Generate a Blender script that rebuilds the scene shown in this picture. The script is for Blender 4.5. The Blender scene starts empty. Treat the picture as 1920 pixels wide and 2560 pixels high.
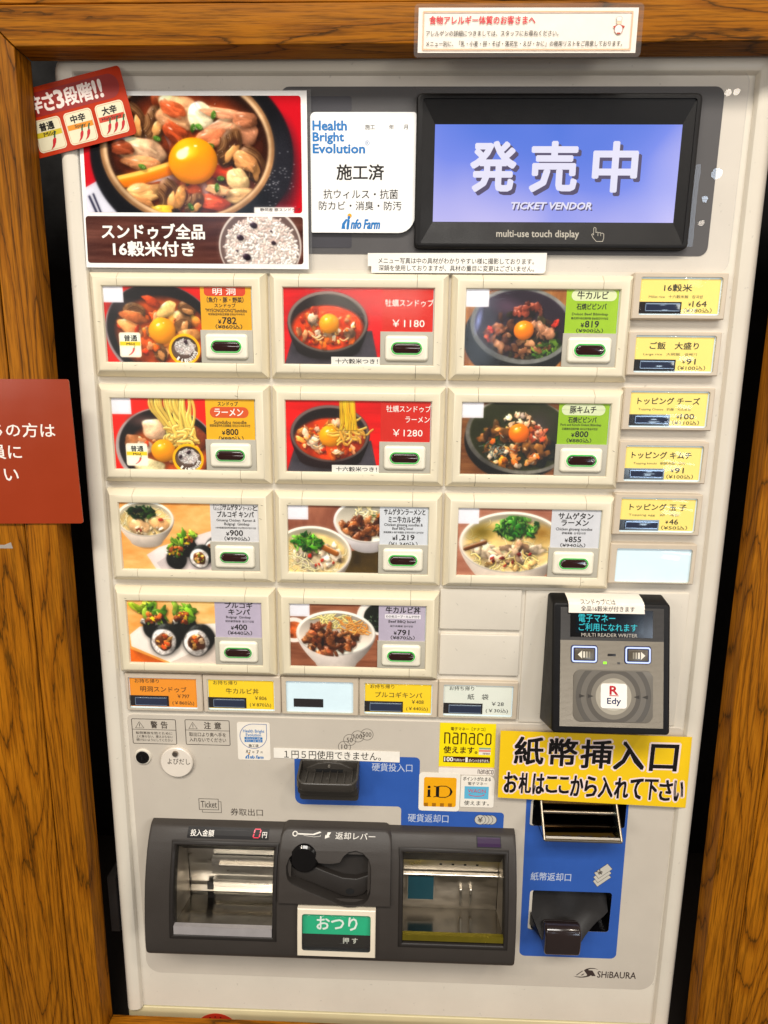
# A meal-ticket vending machine set into an oak wall frame, seen close up.
# Units in the builders: millimetres on the machine's front, x to the right, y downwards,
# d into the machine (negative = towards the customer).  x=0, y=0, d=0 is the top left corner of the
# first menu window.  They become metres in the world: X = x, Y = d, Z = 1300 - y.
import bpy, bmesh, math, random
import numpy as np
from mathutils import Vector, Matrix
from mathutils.geometry import tessellate_polygon

Z0 = 1300.0
def P3(x, y, d): return Vector((x * .001, d * .001, (Z0 - y) * .001))
S = bpy.context.scene
COL = S.collection

# ------------------------------------------------------------------ camera
cam_data = bpy.data.cameras.new('camera'); cam = bpy.data.objects.new('camera', cam_data); COL.objects.link(cam)
cam_data.sensor_fit = 'HORIZONTAL'; cam_data.sensor_width = 36.0; cam_data.lens = 36.0 * 1590.1 / 1920.0
cam_data.clip_start = .02; cam_data.clip_end = 60
right, down, fwd = (0.99952358, -0.01105778, 0.02881565), (0.01676286, 0.97840984, -0.20599317), (-0.02591569, 0.20637806, 0.97812907)
ax = lambda v: Vector((v[0], v[2], -v[1]))
R3 = Matrix((ax(right), -ax(down), -ax(fwd))).transposed()
cam.matrix_world = Matrix.Translation(P3(249.55, 71.66, -545.3)) @ R3.to_4x4()
S.camera = cam

# ------------------------------------------------------------------ light: a dim warm interior and its ceiling lamps, plus added side fill
world = bpy.data.worlds.new('World'); S.world = world; world.use_nodes = True
wb = world.node_tree.nodes['Background']; wb.inputs[0].default_value = (1.0, .86, .72, 1); wb.inputs[1].default_value = .14
def lamp(name, kind, x, y, d, power, col, size=.1, size_y=None, target=None):
    L = bpy.data.lights.new(name, kind); L.energy = power; L.color = col
    if kind == 'AREA':
        L.size = size
        if size_y: L.shape = 'RECTANGLE'; L.size_y = size_y
    else: L.shadow_soft_size = size
    o = bpy.data.objects.new(name, L); COL.objects.link(o); o.location = P3(x, y, d)
    if target: o.rotation_euler = (P3(*target) - o.location).to_track_quat('-Z', 'Y').to_euler()
    return o
WARM, NEUT, COOL = (1.0, .89, .75), (1.0, .95, .88), (.72, .84, 1.0)
lamp('ceiling_lamp', 'AREA', 150, -2000, -2000, 84, NEUT, 1.6, .7, (250, 250, 0))
lamp('ceiling_spot', 'POINT', -900, -1650, -1650, 44, WARM, .07)
lamp('ceiling_spot', 'POINT', 1400, -1700, -1500, 50, WARM, .07)
lamp('fill_light', 'AREA', -2000, -420, -2400, 26, NEUT, .9, .9, (250, 400, 0))  # unseen pair of side fills, added to brighten the lower front
lamp('fill_light', 'AREA', 2500, -420, -2400, 28, NEUT, .9, .9, (250, 400, 0))
def mirrored(x, y, dist, plane=5):       # where a lamp hangs whose reflection shows at (x, y) of the clear cover
    v = Vector((x - 249.55, y - 71.66, -(plane + 545.3))).normalized() * dist
    return x + v.x, y + v.y, plane + v.z
for (x, y, dist, pw, c, s) in ((495, -145, 2600,   .13, WARM, .012), (501.5, -145.5, 2600, .13, WARM, .012), (493.5, -88, 2300, .22, COOL, .018),
                               (485, -52, 3000, .13, WARM, .013), (486, -69.5, 2800, .12, COOL, .012)):
    lamp('pendant_lamp', 'POINT', *mirrored(x, y, dist), pw, c, s)
for (x, y, dist, pw, c, sx, sy) in ((222, 8, 2700, 1.2, WARM, .50, .16), (312, 24, 2500, .7, COOL, .13, .42), (98, -62, 2600, .6, COOL, .34, .14),
                                    (474, 92, 2300, 1.1, COOL, .16, .12), (478, 146, 2300, 1.0, COOL, .34, .06), (470, 182, 2300, 1.6, COOL, .20, .16), (462, -62, 2500, .8, COOL, .16, .30)):
    lamp('far_lamp', 'AREA', *mirrored(x, y, dist, 0), pw, c, sx, sy, (x, y, 0))
vs = S.view_settings; S.display_settings.display_device = 'sRGB'
vs.view_transform = 'Standard'; vs.look = 'None'; vs.gamma = 1; vs.use_curve_mapping = False; vs.exposure = -0.09
S.cycles.max_bounces = 8; S.cycles.transparent_max_bounces = 16
# ------------------------------------------------------------------ materials
def lin(c):
    if isinstance(c, str): c = tuple(int(c[i:i + 2], 16) for i in (0, 2, 4))
    f = lambda v: v / 12.92 if v <= .04045 else ((v + .055) / 1.055) ** 2.4
    return tuple(f(v / 255.0) for v in c) + (1,)
MATS = {}
def mat(name, col, rough=.45, metal=0.0, var=.06, scale=40, bump=0.0, bscale=600, emit=0.0, ecol=None, coat=0.0, spec=.5, stretch=(1, 1, 1), rvar=.12, each=0.0, specks=0.0):
    if name in MATS: return MATS[name]
    m = bpy.data.materials.new(name); m.use_nodes = True; nt = m.node_tree; b = nt.nodes['Principled BSDF']
    tc = nt.nodes.new('ShaderNodeTexCoord'); mp = nt.nodes.new('ShaderNodeMapping'); mp.inputs['Scale'].default_value = stretch
    nt.links.new(tc.outputs['Object'], mp.inputs[0])
    n = nt.nodes.new('ShaderNodeTexNoise'); n.inputs['Scale'].default_value = scale; n.inputs['Detail'].default_value = 5; n.inputs['Roughness'].default_value = .6
    nt.links.new(mp.outputs[0], n.inputs['Vector'])
    c = lin(col); r = nt.nodes.new('ShaderNodeMapRange'); r.inputs[1].default_value = .25; r.inputs[2].default_value = .75
    r.inputs[3].default_value = 1 - var; r.inputs[4].default_value = 1 + var * .6
    nt.links.new(n.outputs[0], r.inputs[0])
    v = nt.nodes.new('ShaderNodeVectorMath'); v.operation = 'SCALE'; v.inputs[0].default_value = c[:3]
    fac = r.outputs[0]
    if specks:                                   # sparse little marks and scuffs
        sp = nt.nodes.new('ShaderNodeTexNoise'); sp.inputs['Scale'].default_value = 260; sp.inputs['Detail'].default_value = 2; nt.links.new(tc.outputs['Object'], sp.inputs['Vector'])
        sr = nt.nodes.new('ShaderNodeMapRange'); sr.inputs[1].default_value = .71; sr.inputs[2].default_value = .76; sr.inputs[3].default_value = 1; sr.inputs[4].default_value = 1 - specks; nt.links.new(sp.outputs[0], sr.inputs[0])
        k_ = nt.nodes.new('ShaderNodeMath'); k_.operation = 'MULTIPLY'; nt.links.new(fac, k_.inputs[0]); nt.links.new(sr.outputs[0], k_.inputs[1]); fac = k_.outputs[0]
    nt.links.new(fac, v.inputs['Scale']); last = v.outputs[0]
    if each:                                     # every copy aged a little differently
        oi = nt.nodes.new('ShaderNodeObjectInfo'); mx = nt.nodes.new('ShaderNodeMix'); mx.data_type = 'RGBA'; mx.blend_type = 'MULTIPLY'; mx.inputs[0].default_value = 1
        rp = nt.nodes.new('ShaderNodeMix'); rp.data_type = 'RGBA'; nt.links.new(oi.outputs['Random'], rp.inputs[0]); rp.inputs[6].default_value = (1, 1, 1, 1); rp.inputs[7].default_value = (1 - each * .3, 1 - each * .5, 1 - each * 1.3, 1)
        nt.links.new(last, mx.inputs[6]); nt.links.new(rp.outputs[2], mx.inputs[7]); last = mx.outputs[2]
    nt.links.new(last, b.inputs['Base Color'])
    q = nt.nodes.new('ShaderNodeMapRange'); q.inputs[1].default_value = .3; q.inputs[2].default_value = .7
    q.inputs[3].default_value = max(.02, rough * (1 - rvar)); q.inputs[4].default_value = min(1, rough * (1 + rvar))
    nt.links.new(n.outputs[0], q.inputs[0]); nt.links.new(q.outputs[0], b.inputs['Roughness'])
    b.inputs['Metallic'].default_value = metal; b.inputs['Coat Weight'].default_value = coat; b.inputs['Coat Roughness'].default_value = .06
    b.inputs['Specular IOR Level'].default_value = spec
    if emit: b.inputs['Emission Color'].default_value = lin(ecol or col); b.inputs['Emission Strength'].default_value = emit
    if bump:
        n2 = nt.nodes.new('ShaderNodeTexNoise'); n2.inputs['Scale'].default_value = bscale; n2.inputs['Detail'].default_value = 2
        nt.links.new(mp.outputs[0], n2.inputs['Vector'])
        bp = nt.nodes.new('ShaderNodeBump'); bp.inputs['Strength'].default_value = bump; bp.inputs['Distance'].default_value = .0004
        nt.links.new(n2.outputs[0], bp.inputs['Height']); nt.links.new(bp.outputs[0], b.inputs['Normal'])
    MATS[name] = m; return m
def ink(col):      # printed ink or paper in one flat colour
    if not isinstance(col, str): col = '%02x%02x%02x' % tuple(col)
    return mat('print_' + col, col, .42, var=.05, scale=90, spec=.4)
def clear(name, tint=(1, 1, 1), rough=.03, haze=.0, ior=1.45, hcol=(1, 1, 1)):
    if name in MATS: return MATS[name]
    m = bpy.data.materials.new(name); m.use_nodes = True; nt = m.node_tree; nt.nodes.remove(nt.nodes['Principled BSDF'])
    out = nt.nodes['Material Output']; tr = nt.nodes.new('ShaderNodeBsdfTransparent'); tr.inputs[0].default_value = tint + (1,)
    gl = nt.nodes.new('ShaderNodeBsdfGlossy'); gl.inputs['Roughness'].default_value = rough
    fr = nt.nodes.new('ShaderNodeFresnel'); ge = nt.nodes.new('ShaderNodeNewGeometry'); io = nt.nodes.new('ShaderNodeMapRange')   # a thin sheet: same reflection from both sides
    io.inputs[3].default_value = ior; io.inputs[4].default_value = 1 / ior; nt.links.new(ge.outputs['Backfacing'], io.inputs[0]); nt.links.new(io.outputs[0], fr.inputs[0])
    tc = nt.nodes.new('ShaderNodeTexCoord'); no = nt.nodes.new('ShaderNodeTexNoise'); no.inputs['Scale'].default_value = 18; no.inputs['Detail'].default_value = 3
    nt.links.new(tc.outputs['Object'], no.inputs['Vector'])
    bp = nt.nodes.new('ShaderNodeBump'); bp.inputs['Strength'].default_value = .02; bp.inputs['Distance'].default_value = .002
    nt.links.new(no.outputs[0], bp.inputs['Height']); nt.links.new(bp.outputs[0], gl.inputs['Normal'])
    mx = nt.nodes.new('ShaderNodeMixShader'); nt.links.new(fr.outputs[0], mx.inputs[0]); nt.links.new(tr.outputs[0], mx.inputs[1]); nt.links.new(gl.outputs[0], mx.inputs[2])
    last = mx
    if haze:
        df = nt.nodes.new('ShaderNodeBsdfDiffuse'); df.inputs[0].default_value = hcol + (1,)
        m2 = nt.nodes.new('ShaderNodeMixShader'); m2.inputs[0].default_value = haze
        nt.links.new(mx.outputs[0], m2.inputs[1]); nt.links.new(df.outputs[0], m2.inputs[2]); last = m2
    nt.links.new(last.outputs[0], out.inputs[0]); MATS[name] = m; return m
def printed(name, arr, rough=.3):
    h, w = arr.shape[:2]; im = bpy.data.images.new(name, w, h, alpha=False)
    px = np.ones((h, w, 4), np.float32); px[..., :3] = arr[::-1]; im.pixels.foreach_set(px.ravel()); im.update(); im.pack()
    m = bpy.data.materials.new(name); m.use_nodes = True; nt = m.node_tree; b = nt.nodes['Principled BSDF']
    t = nt.nodes.new('ShaderNodeTexImage'); t.image = im; nt.links.new(t.outputs[0], b.inputs['Base Color'])
    b.inputs['Roughness'].default_value = rough; b.inputs['Specular IOR Level'].default_value = .45
    return m
def oak(name, axis, seed, dark=1.0):
    """varnished oak; axis = 0 grain along x, 2 grain along z"""
    m = bpy.data.materials.new(name); m.use_nodes = True; nt = m.node_tree; N = nt.nodes; L = nt.links; b = N['Principled BSDF']
    tc = N.new('ShaderNodeTexCoord'); mp = N.new('ShaderNodeMapping'); mp.inputs['Location'].default_value = (seed * 1.37, seed * .71, seed * 2.11)
    sc = [1.0, 1.0, 1.0]; sc[axis] = .12; mp.inputs['Scale'].default_value = sc; L.new(tc.outputs['Object'], mp.inputs[0])
    def noise(scale, det=4, rough=.55, src=None, dist=0):
        n = N.new('ShaderNodeTexNoise'); n.inputs['Scale'].default_value = scale; n.inputs['Detail'].default_value = det; n.inputs['Roughness'].default_value = rough
        n.inputs['Distortion'].default_value = dist; L.new((src or mp).outputs[0], n.inputs['Vector']); return n
    def math_(op, a, b_=None, val=None):
        k = N.new('ShaderNodeMath'); k.operation = op; L.new(a, k.inputs[0])
        if b_ is not None: L.new(b_, k.inputs[1])
        elif val is not None: k.inputs[1].default_value = val
        return k.outputs[0]
    big = noise(11, 2, .5); rip = noise(95, 4, .65)
    h = math_('MULTIPLY', big.outputs[0], val=26.0)                   # growth rings: contour lines of a slow field
    h = math_('ADD', h, math_('MULTIPLY', rip.outputs[0], val=1.1))
    fr = math_('FRACT', h)
    ramp = N.new('ShaderNodeValToRGB'); e = ramp.color_ramp.elements
    base = lin('985a0a'); mid = lin('8a4f06'); dk = lin('5a3506')
    k = lambda c: tuple(v * dark for v in c[:3]) + (1,)
    e[0].position = 0; e[0].color = k(dk); e[1].position = 1; e[1].color = k(lin('7a4606'))
    for p_, c_ in ((.035, lin('5e3907')), (.07, lin('824c08')), (.13, base), (.62, lin('a5650e')), (.95, mid)):
        q = ramp.color_ramp.elements.new(p_); q.color = k(c_)
    L.new(fr, ramp.inputs[0])
    mp2 = N.new('ShaderNodeMapping'); s2 = [1.0, 1.0, 1.0]; s2[axis] = .035; mp2.inputs['Scale'].default_value = s2; L.new(tc.outputs['Object'], mp2.inputs[0])
    pore = noise(620, 3, .7, mp2); pr = N.new('ShaderNodeMapRange'); pr.inputs[1].default_value = .36; pr.inputs[2].default_value = .56; pr.inputs[3].default_value = .50; pr.inputs[4].default_value = 1.05
    L.new(pore.outputs[0], pr.inputs[0])
    blot = noise(9, 3, .6); br = N.new('ShaderNodeMapRange'); br.inputs[1].default_value = .3; br.inputs[2].default_value = .7; br.inputs[3].default_value = .68; br.inputs[4].default_value = 1.08
    L.new(blot.outputs[0], br.inputs[0])
    f = math_('MULTIPLY', pr.outputs[0], br.outputs[0])
    v = N.new('ShaderNodeVectorMath'); v.operation = 'SCALE'; L.new(ramp.outputs[0], v.inputs[0]); L.new(f, v.inputs['Scale']); L.new(v.outputs[0], b.inputs['Base Color'])
    b.inputs['Roughness'].default_value = .5; b.inputs['Specular IOR Level'].default_value = .10
    bp = N.new('ShaderNodeBump'); bp.inputs['Strength'].default_value = .35; bp.inputs['Distance'].default_value = .0005
    L.new(math_('MULTIPLY', pr.outputs[0], fr), bp.inputs['Height']); L.new(bp.outputs[0], b.inputs['Normal'])
    return m

# ------------------------------------------------------------------ lettering: glyph outlines as flat faces
_glyphs = {}
def glyphs(s, space=1.0):
    key = (s, space)
    if key not in _glyphs:
        c = bpy.data.curves.new('lettering', 'FONT'); c.body = s; c.size = 1; c.resolution_u = 2; c.space_character = space
        c.fill_mode = 'FRONT'
        o = bpy.data.objects.new('lettering', c); me = o.to_mesh()
        V = [(v.co.x, v.co.y) for v in me.vertices]; F = [tuple(p.vertices) for p in me.polygons]
        o.to_mesh_clear(); bpy.data.objects.remove(o); bpy.data.curves.remove(c)
        _glyphs[key] = (V, F)
    return _glyphs[key]

# ------------------------------------------------------------------ mesh builder (millimetres)
def rrect(x0, y0, x1, y1, r, n=5):
    if not isinstance(r, (tuple, list)): r = (r,) * 4           # tl tr br bl
    pts = []
    for (cx, cy, a0, q) in ((x0 + r[0], y0 + r[0], math.pi, r[0]), (x1 - r[1], y0 + r[1], 1.5 * math.pi, r[1]), (x1 - r[2], y1 - r[2], 0, r[2]), (x0 + r[3], y1 - r[3], .5 * math.pi, r[3])):
        if q <= 0: pts.append((cx, cy)); continue
        for k in range(n + 1): a = a0 + k * math.pi / 2 / n; pts.append((cx + q * math.cos(a), cy + q * math.sin(a)))
    return pts
def ring(cx, cy, rx, ry=None, n=32, a0=0, a1=2 * math.pi):
    full = abs(a1 - a0 - 2 * math.pi) < 1e-6; ry = ry or rx
    return [(cx + rx * math.cos(a0 + (a1 - a0) * k / (n if full else n - 1)), cy + ry * math.sin(a0 + (a1 - a0) * k / (n if full else n - 1))) for k in range(n)]
def area2(p): return sum(p[i][0] * p[(i + 1) % len(p)][1] - p[(i + 1) % len(p)][0] * p[i][1] for i in range(len(p)))
def inset(p, t):
    n = len(p); sg = 1 if area2(p) > 0 else -1; out = []
    for i in range(n):
        a, b, c = Vector(p[i - 1]), Vector(p[i]), Vector(p[(i + 1) % n])
        e1 = (b - a); e2 = (c - b)
        if e1.length < 1e-9 or e2.length < 1e-9: out.append(tuple(b)); continue
        e1.normalize(); e2.normalize()
        n1 = Vector((-e1.y, e1.x)) * sg; n2 = Vector((-e2.y, e2.x)) * sg; m = n1 + n2
        if m.length < 1e-6: m = n1
        m.normalize(); k = max(.35, m.dot(n1)); q = b + m * (t / k); out.append((q.x, q.y))
    return out
class Build:
    def __init__(s): s.v = []; s.f = []; s.m = []; s.uv = {}; s.mats = []; s.xf = None
    def mi(s, m):
        if m not in s.mats: s.mats.append(m)
        return s.mats.index(m)
    def add(s, pts, faces, m):
        o = len(s.v); k = s.mi(m)
        s.v += [s.xf(*p) if s.xf else tuple(p) for p in pts]
        for f in faces: s.f.append([o + i for i in f]); s.m.append(k)
        return o
    def face(s, pts, m): s.add(pts, [list(range(len(pts)))], m); return s
    def flat(s, pts2, d, m): return s.face([(x, y, d) for x, y in pts2], m)
    def rect(s, x0, y0, x1, y1, d, m): return s.flat([(x0, y0), (x1, y0), (x1, y1), (x0, y1)], d, m)
    def image(s, x0, y0, x1, y1, d, m):
        s.rect(x0, y0, x1, y1, d, m); s.uv[len(s.f) - 1] = [(0, 1), (1, 1), (1, 0), (0, 0)]; return s
    def loft(s, rings, m, cap0=True, cap1=True):
        n = len(rings[0]); pts = [p for r in rings for p in r]; F = []
        for k in range(len(rings) - 1):
            for i in range(n): j = (i + 1) % n; F.append((k * n + i, k * n + j, (k + 1) * n + j, (k + 1) * n + i))
        if cap0: F.append(tuple(range(n)))
        if cap1: F.append(tuple((len(rings) - 1) * n + i for i in range(n)))
        s.add(pts, F, m); return s
    def slab(s, p, d0, d1, m, bev=0.0, seg=3, back=True):
        """outline p from depth d0 (far) to d1 (front, smaller) with a rounded front edge"""
        R = [[(x, y, d0) for x, y in p]]
        if bev <= 0: R.append([(x, y, d1) for x, y in p])
        else:
            for k in range(seg + 1):
                a = math.pi / 2 * k / seg; q = inset(p, bev * (1 - math.cos(a))); R.append([(x, y, d1 + bev * (1 - math.sin(a))) for x, y in q])
        return s.loft(R, m, back, True)
    def box(s, x0, y0, x1, y1, d0, d1, m, bev=0.0, r=0): return s.slab(rrect(x0, y0, x1, y1, r, 4) if r else [(x0, y0), (x1, y0), (x1, y1), (x0, y1)], d0, d1, m, bev)
    def plate(s, outer, holes, d, m):
        loops = [[Vector((x, y, 0)) for x, y in outer]] + [[Vector((x, y, 0)) for x, y in h] for h in holes]
        flat = [p for l in loops for p in l]; tri = tessellate_polygon(loops)
        s.add([(p.x, p.y, d) for p in flat], [t for t in tri], m); return s
    def wall(s, p, d0, d1, m):                                     # open tube following the outline
        return s.loft([[(x, y, d0) for x, y in p], [(x, y, d1) for x, y in p]], m, False, False)
    def band(s, p, w, d, m, close=True):                            # a printed line of width w along a path
        n = len(p); L = []; Rr = []
        for i in range(n):
            a = Vector(p[i - 1] if (i or close) else p[i]); b = Vector(p[i]); c = Vector(p[(i + 1) % n] if (i < n - 1 or close) else p[i])
            t = Vector((0, 0))
            if (b - a).length > 1e-9: t += (b - a).normalized()
            if (c - b).length > 1e-9: t += (c - b).normalized()
            if t.length < 1e-9: t = Vector((1, 0))
            t.normalize(); nn = Vector((-t.y, t.x)); k = 1.0
            if (b - a).length > 1e-9: k = max(.5, nn.dot(Vector((-(b - a).normalized().y, (b - a).normalized().x))))
            L.append(b + nn * w / 2 / k); Rr.append(b - nn * w / 2 / k)
        F = [(i, (i + 1) % n, n + (i + 1) % n, n + i) for i in range(n if close else n - 1)]
        s.add([(q.x, q.y, d) for q in L + Rr], F, m); return s
    def text(s, t, x0, y0, x1, y1, d, m, bold=.0, shear=0.0, space=1.0, rot=0.0):
        """fit the glyphs of t into the box"""
        V, F = glyphs(t, space)
        if not V: return s
        bold = bold * .55 + .006
        if y1 - y0 < 2.7: bold = min(bold, .010)
        if shear: V = [(a + b * shear, b) for a, b in V]
        ax_, bx = min(v[0] for v in V), max(v[0] for v in V); ay, by = min(v[1] for v in V), max(v[1] for v in V)
        fx = (x1 - x0) / (bx - ax_); fy = (y1 - y0) / max(1e-6, by - ay)
        pts = [(x0 + (a - ax_) * fx, y1 - (b - ay) * fy) for a, b in V]
        if rot:
            cx, cy = (x0 + x1) / 2, (y0 + y1) / 2; c, q = math.cos(rot), math.sin(rot)
            pts = [(cx + (x - cx) * c - (y - cy) * q, cy + (x - cx) * q + (y - cy) * c) for x, y in pts]
        # heavier weights: the same glyph printed again a hair to every side
        em = (y1 - y0) / max(.3, by - ay); hx = min(bold * em, .4 * bold * em + .02 * (x1 - x0)); n_ = 0 if bold <= 0 else (8 if bold > .03 else 4)
        if n_ == 0: s.add([(x, y, d) for x, y in pts], F, m)
        for k in range(n_):
            a = 2 * math.pi * (k + .5) / n_; ox, oy = bold * em * math.cos(a), bold * em * math.sin(a)
            s.add([(x + ox, y + oy, d - .003 * k) for x, y in pts], F, m)
        return s
    def sweep(s, path, prof, m, close=False, caps=True):
        """profile of (outward, depth) pairs carried along path points (x, y, nx, ny)"""
        rows = [[(x + nx * o, y + ny * o, dd) for o, dd in prof] for x, y, nx, ny in path]
        k = len(prof); n = len(rows); F = []
        for i in range(n if close else n - 1):
            for j in range(k - 1): a = i * k + j; b = ((i + 1) % n) * k + j; F.append((a, a + 1, b + 1, b))
        if caps and not close: F += [tuple(range(k)), tuple((n - 1) * k + j for j in range(k))]
        s.add([p for r in rows for p in r], F, m); return s
    def cyl(s, p, q, r0, r1, m, n=24, cap=True):
        p, q = Vector(p), Vector(q); t = (q - p).normalized(); u = t.orthogonal().normalized(); w = t.cross(u)
        s.loft([[tuple(c + (u * math.cos(6.28318 * k / n) + w * math.sin(6.28318 * k / n)) * r) for k in range(n)] for c, r in ((p, r0), (q, r1))], m, cap, cap); return s
    def make(s, name, parent=None, origin=None, smooth=30, label=None, fix=True):
        if origin is None:
            origin = tuple((min(v[k] for v in s.v) + max(v[k] for v in s.v)) / 2 for k in range(3))
        me = bpy.data.meshes.new(name); O = P3(*origin)
        me.from_pydata([P3(*v) - O for v in s.v], [], s.f)
        for m in s.mats: me.materials.append(m)
        me.polygons.foreach_set('material_index', s.m)
        if s.uv:
            ul = me.uv_layers.new(name='UVMap')
            for fi, uvs in s.uv.items():
                for li, c in zip(me.polygons[fi].loop_indices, uvs): ul.data[li].uv = c
        if fix:
            bm = bmesh.new(); bm.from_mesh(me); bmesh.ops.recalc_face_normals(bm, faces=bm.faces); bm.to_mesh(me); bm.free()
        me.polygons.foreach_set('use_smooth', [True] * len(me.polygons)); me.set_sharp_from_angle(angle=math.radians(smooth)); me.update()
        o = bpy.data.objects.new(name, me); COL.objects.link(o)
        if parent is not None:
            o.parent = parent; o.location = O - world_of(parent)
        else: o.location = O
        if label: o['label'] = label
        return o
def world_of(o):
    t = Vector(o.location)
    while o.parent: o = o.parent; t += Vector(o.location)
    return t
def thing(name, label, cat, at, group=None):
    o = bpy.data.objects.new(name, None); COL.objects.link(o); o.location = P3(*at); o.empty_display_size = .05
    o['label'] = label; o['category'] = cat
    if group: o['group'] = group
    return o
def tag(o, label, cat, group=None):
    o['label'] = label; o['category'] = cat
    if group: o['group'] = group
    return o
# ------------------------------------------------------------------ printed food photographs
# The menu cards are flat colour prints; each print is computed here pixel by pixel.
_rng = np.random.RandomState(7)
def _tile(n=512):
    out = np.zeros((n, n), np.float32); amp = 1.0; tot = 0
    for c in (8, 16, 32, 64, 128):
        g = _rng.rand(c, c).astype(np.float32)
        t = np.arange(n) * c / n
        i = t.astype(int); fr = t - i; fr = fr * fr * (3 - 2 * fr); j = (i + 1) % c
        a = g[i][:, i] * (1 - fr)[None] + g[i][:, j] * fr[None]
        b = g[j][:, i] * (1 - fr)[None] + g[j][:, j] * fr[None]
        out += amp * (a * (1 - fr)[:, None] + b * fr[:, None]); tot += amp; amp *= .62
    out /= tot
    return (out - out.mean()) / out.std()
NOISE = _tile()
class Paint:
    def __init__(s, w, h, col):
        s.w, s.h = w, h
        s.a = np.zeros((h, w, 3), np.float32); s.a[:] = np.array(col, np.float32) / 255
        s.X, s.Y = np.meshgrid((np.arange(w) + .5) / h, (np.arange(h) + .5) / h)
        s.X = s.X.astype(np.float32); s.Y = s.Y.astype(np.float32)
        s.clip = None; s.r = np.random.RandomState(w * 31 + h)
    def win(s, x0, y0, x1, y1):
        h = s.h
        return (slice(max(0, int(y0 * h)), max(0, min(s.h, int(y1 * h) + 2))), slice(max(0, int(x0 * h)), max(0, min(s.w, int(x1 * h) + 2))))
    def nz(s, X, Y, sc, sx=1.0, sy=1.0, o=0):
        return NOISE[((Y * sc * sy * 64 + o * 37).astype(int)) % 512, ((X * sc * sx * 64 + o * 91).astype(int)) % 512]
    def put(s, sl, col, m):
        if s.clip is not None: m = m * s.clip[sl]
        s.a[sl] = s.a[sl] * (1 - m[..., None]) + np.clip(col, 0, 1) * m[..., None]
    def grain(s, sl, amt, sc, sx=1, sy=1, o=0):
        n = s.nz(s.X[sl], s.Y[sl], sc, sx, sy, o)
        s.a[sl] = np.clip(s.a[sl] * (1 + amt * n[..., None]), 0, 1)
    def wood(s, c1, c2, sx=.6, sy=6, o=3, planks=0):
        sl = (slice(None), slice(None))
        n = s.nz(s.X, s.Y, 1.2, sx, sy, o) * .5 + .5 * s.nz(s.X, s.Y, 3, sx, sy, o + 5)
        t = np.clip(.5 + .3 * n, 0, 1)[..., None]
        s.a[:] = np.array(c1) / 255 * (1 - t) + np.array(c2) / 255 * t
    def blob(s, cx, cy, rx, ry, col, rot=0, warp=.1, soft=.12, sh=.5, spec=.2, tex=.12, shadow=.3, seed=None, bump=.22, tsc=5):
        r_ = s.r if seed is None else np.random.RandomState(seed)
        R = max(rx, ry) * (1.15 + warp) + .03
        ph = r_.rand(8) * 6.28; o = r_.randint(0, 500)
        if shadow:
            sl = s.win(cx - R, cy - R, cx + R + .03, cy + R + .04)
            x = s.X[sl] - cx - .012; y = s.Y[sl] - cy - .022
            c, q = math.cos(rot), math.sin(rot)
            r = np.sqrt(((x * c + y * q) / rx) ** 2 + ((-x * q + y * c) / ry) ** 2)
            m = np.clip((1.22 - r) / .4, 0, 1) * shadow
            if s.clip is not None: m = m * s.clip[sl]
            s.a[sl] *= (1 - m)[..., None]
        sl = s.win(cx - R, cy - R, cx + R, cy + R)
        if s.X[sl].size == 0: return
        x = s.X[sl] - cx; y = s.Y[sl] - cy
        c, q = math.cos(rot), math.sin(rot)
        a = (x * c + y * q) / rx; b = (-x * q + y * c) / ry
        th = np.arctan2(b, a)
        wv = sum(np.sin((k + 1) * th + ph[k]) / (k + 1) ** .6 for k in range(1, 6)) * .45
        r = np.sqrt(a * a + b * b) / (1 + warp * wv)
        m = np.clip((1 - r) / soft, 0, 1)
        n = s.nz(s.X[sl], s.Y[sl], tsc, 1, 1, o)
        hgt = np.sqrt(np.clip(1 - r * r, 0.02, 1))
        gx = np.gradient(n, axis=1) * bump * 4; gy = np.gradient(n, axis=0) * bump * 4
        wx = a / 1.0 * c - b * q; wy = a * q + b * c
        nx, ny, nzz = wx * .8 - gx, wy * .8 - gy, hgt + .25
        l = np.sqrt(nx * nx + ny * ny + nzz * nzz)
        d = (-.35 * nx - .62 * ny + .7 * nzz) / l
        lum = 1 - sh + sh * 1.25 * np.clip(d, 0, 1)
        colr = np.array(col, np.float32) / 255
        img = colr * (lum * (1 + tex * n))[..., None]
        sp = np.clip(d, 0, 1) ** 26 * spec
        img = img + sp[..., None]
        s.put(sl, img, m)
    def ell(s, cx, cy, rx, ry, col, rot=0, soft=.03, tex=0, grad=0):
        R = max(rx, ry) + .02
        sl = s.win(cx - R, cy - R, cx + R, cy + R)
        x = s.X[sl] - cx; y = s.Y[sl] - cy
        c, q = math.cos(rot), math.sin(rot)
        a = (x * c + y * q) / rx; b = (-x * q + y * c) / ry
        r = np.sqrt(a * a + b * b)
        m = np.clip((1 - r) / soft, 0, 1)
        img = np.array(col, np.float32) / 255 * (1 + tex * s.nz(s.X[sl], s.Y[sl], 3) - grad * b)[..., None]
        s.put(sl, img, m)
    def setclip(s, cx=None, cy=0, rx=1, ry=1, rot=0):
        if cx is None: s.clip = None; return
        x = s.X - cx; y = s.Y - cy
        c, q = math.cos(rot), math.sin(rot)
        r = np.sqrt(((x * c + y * q) / rx) ** 2 + ((-x * q + y * c) / ry) ** 2)
        s.clip = np.clip((1 - r) / .03, 0, 1)
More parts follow.
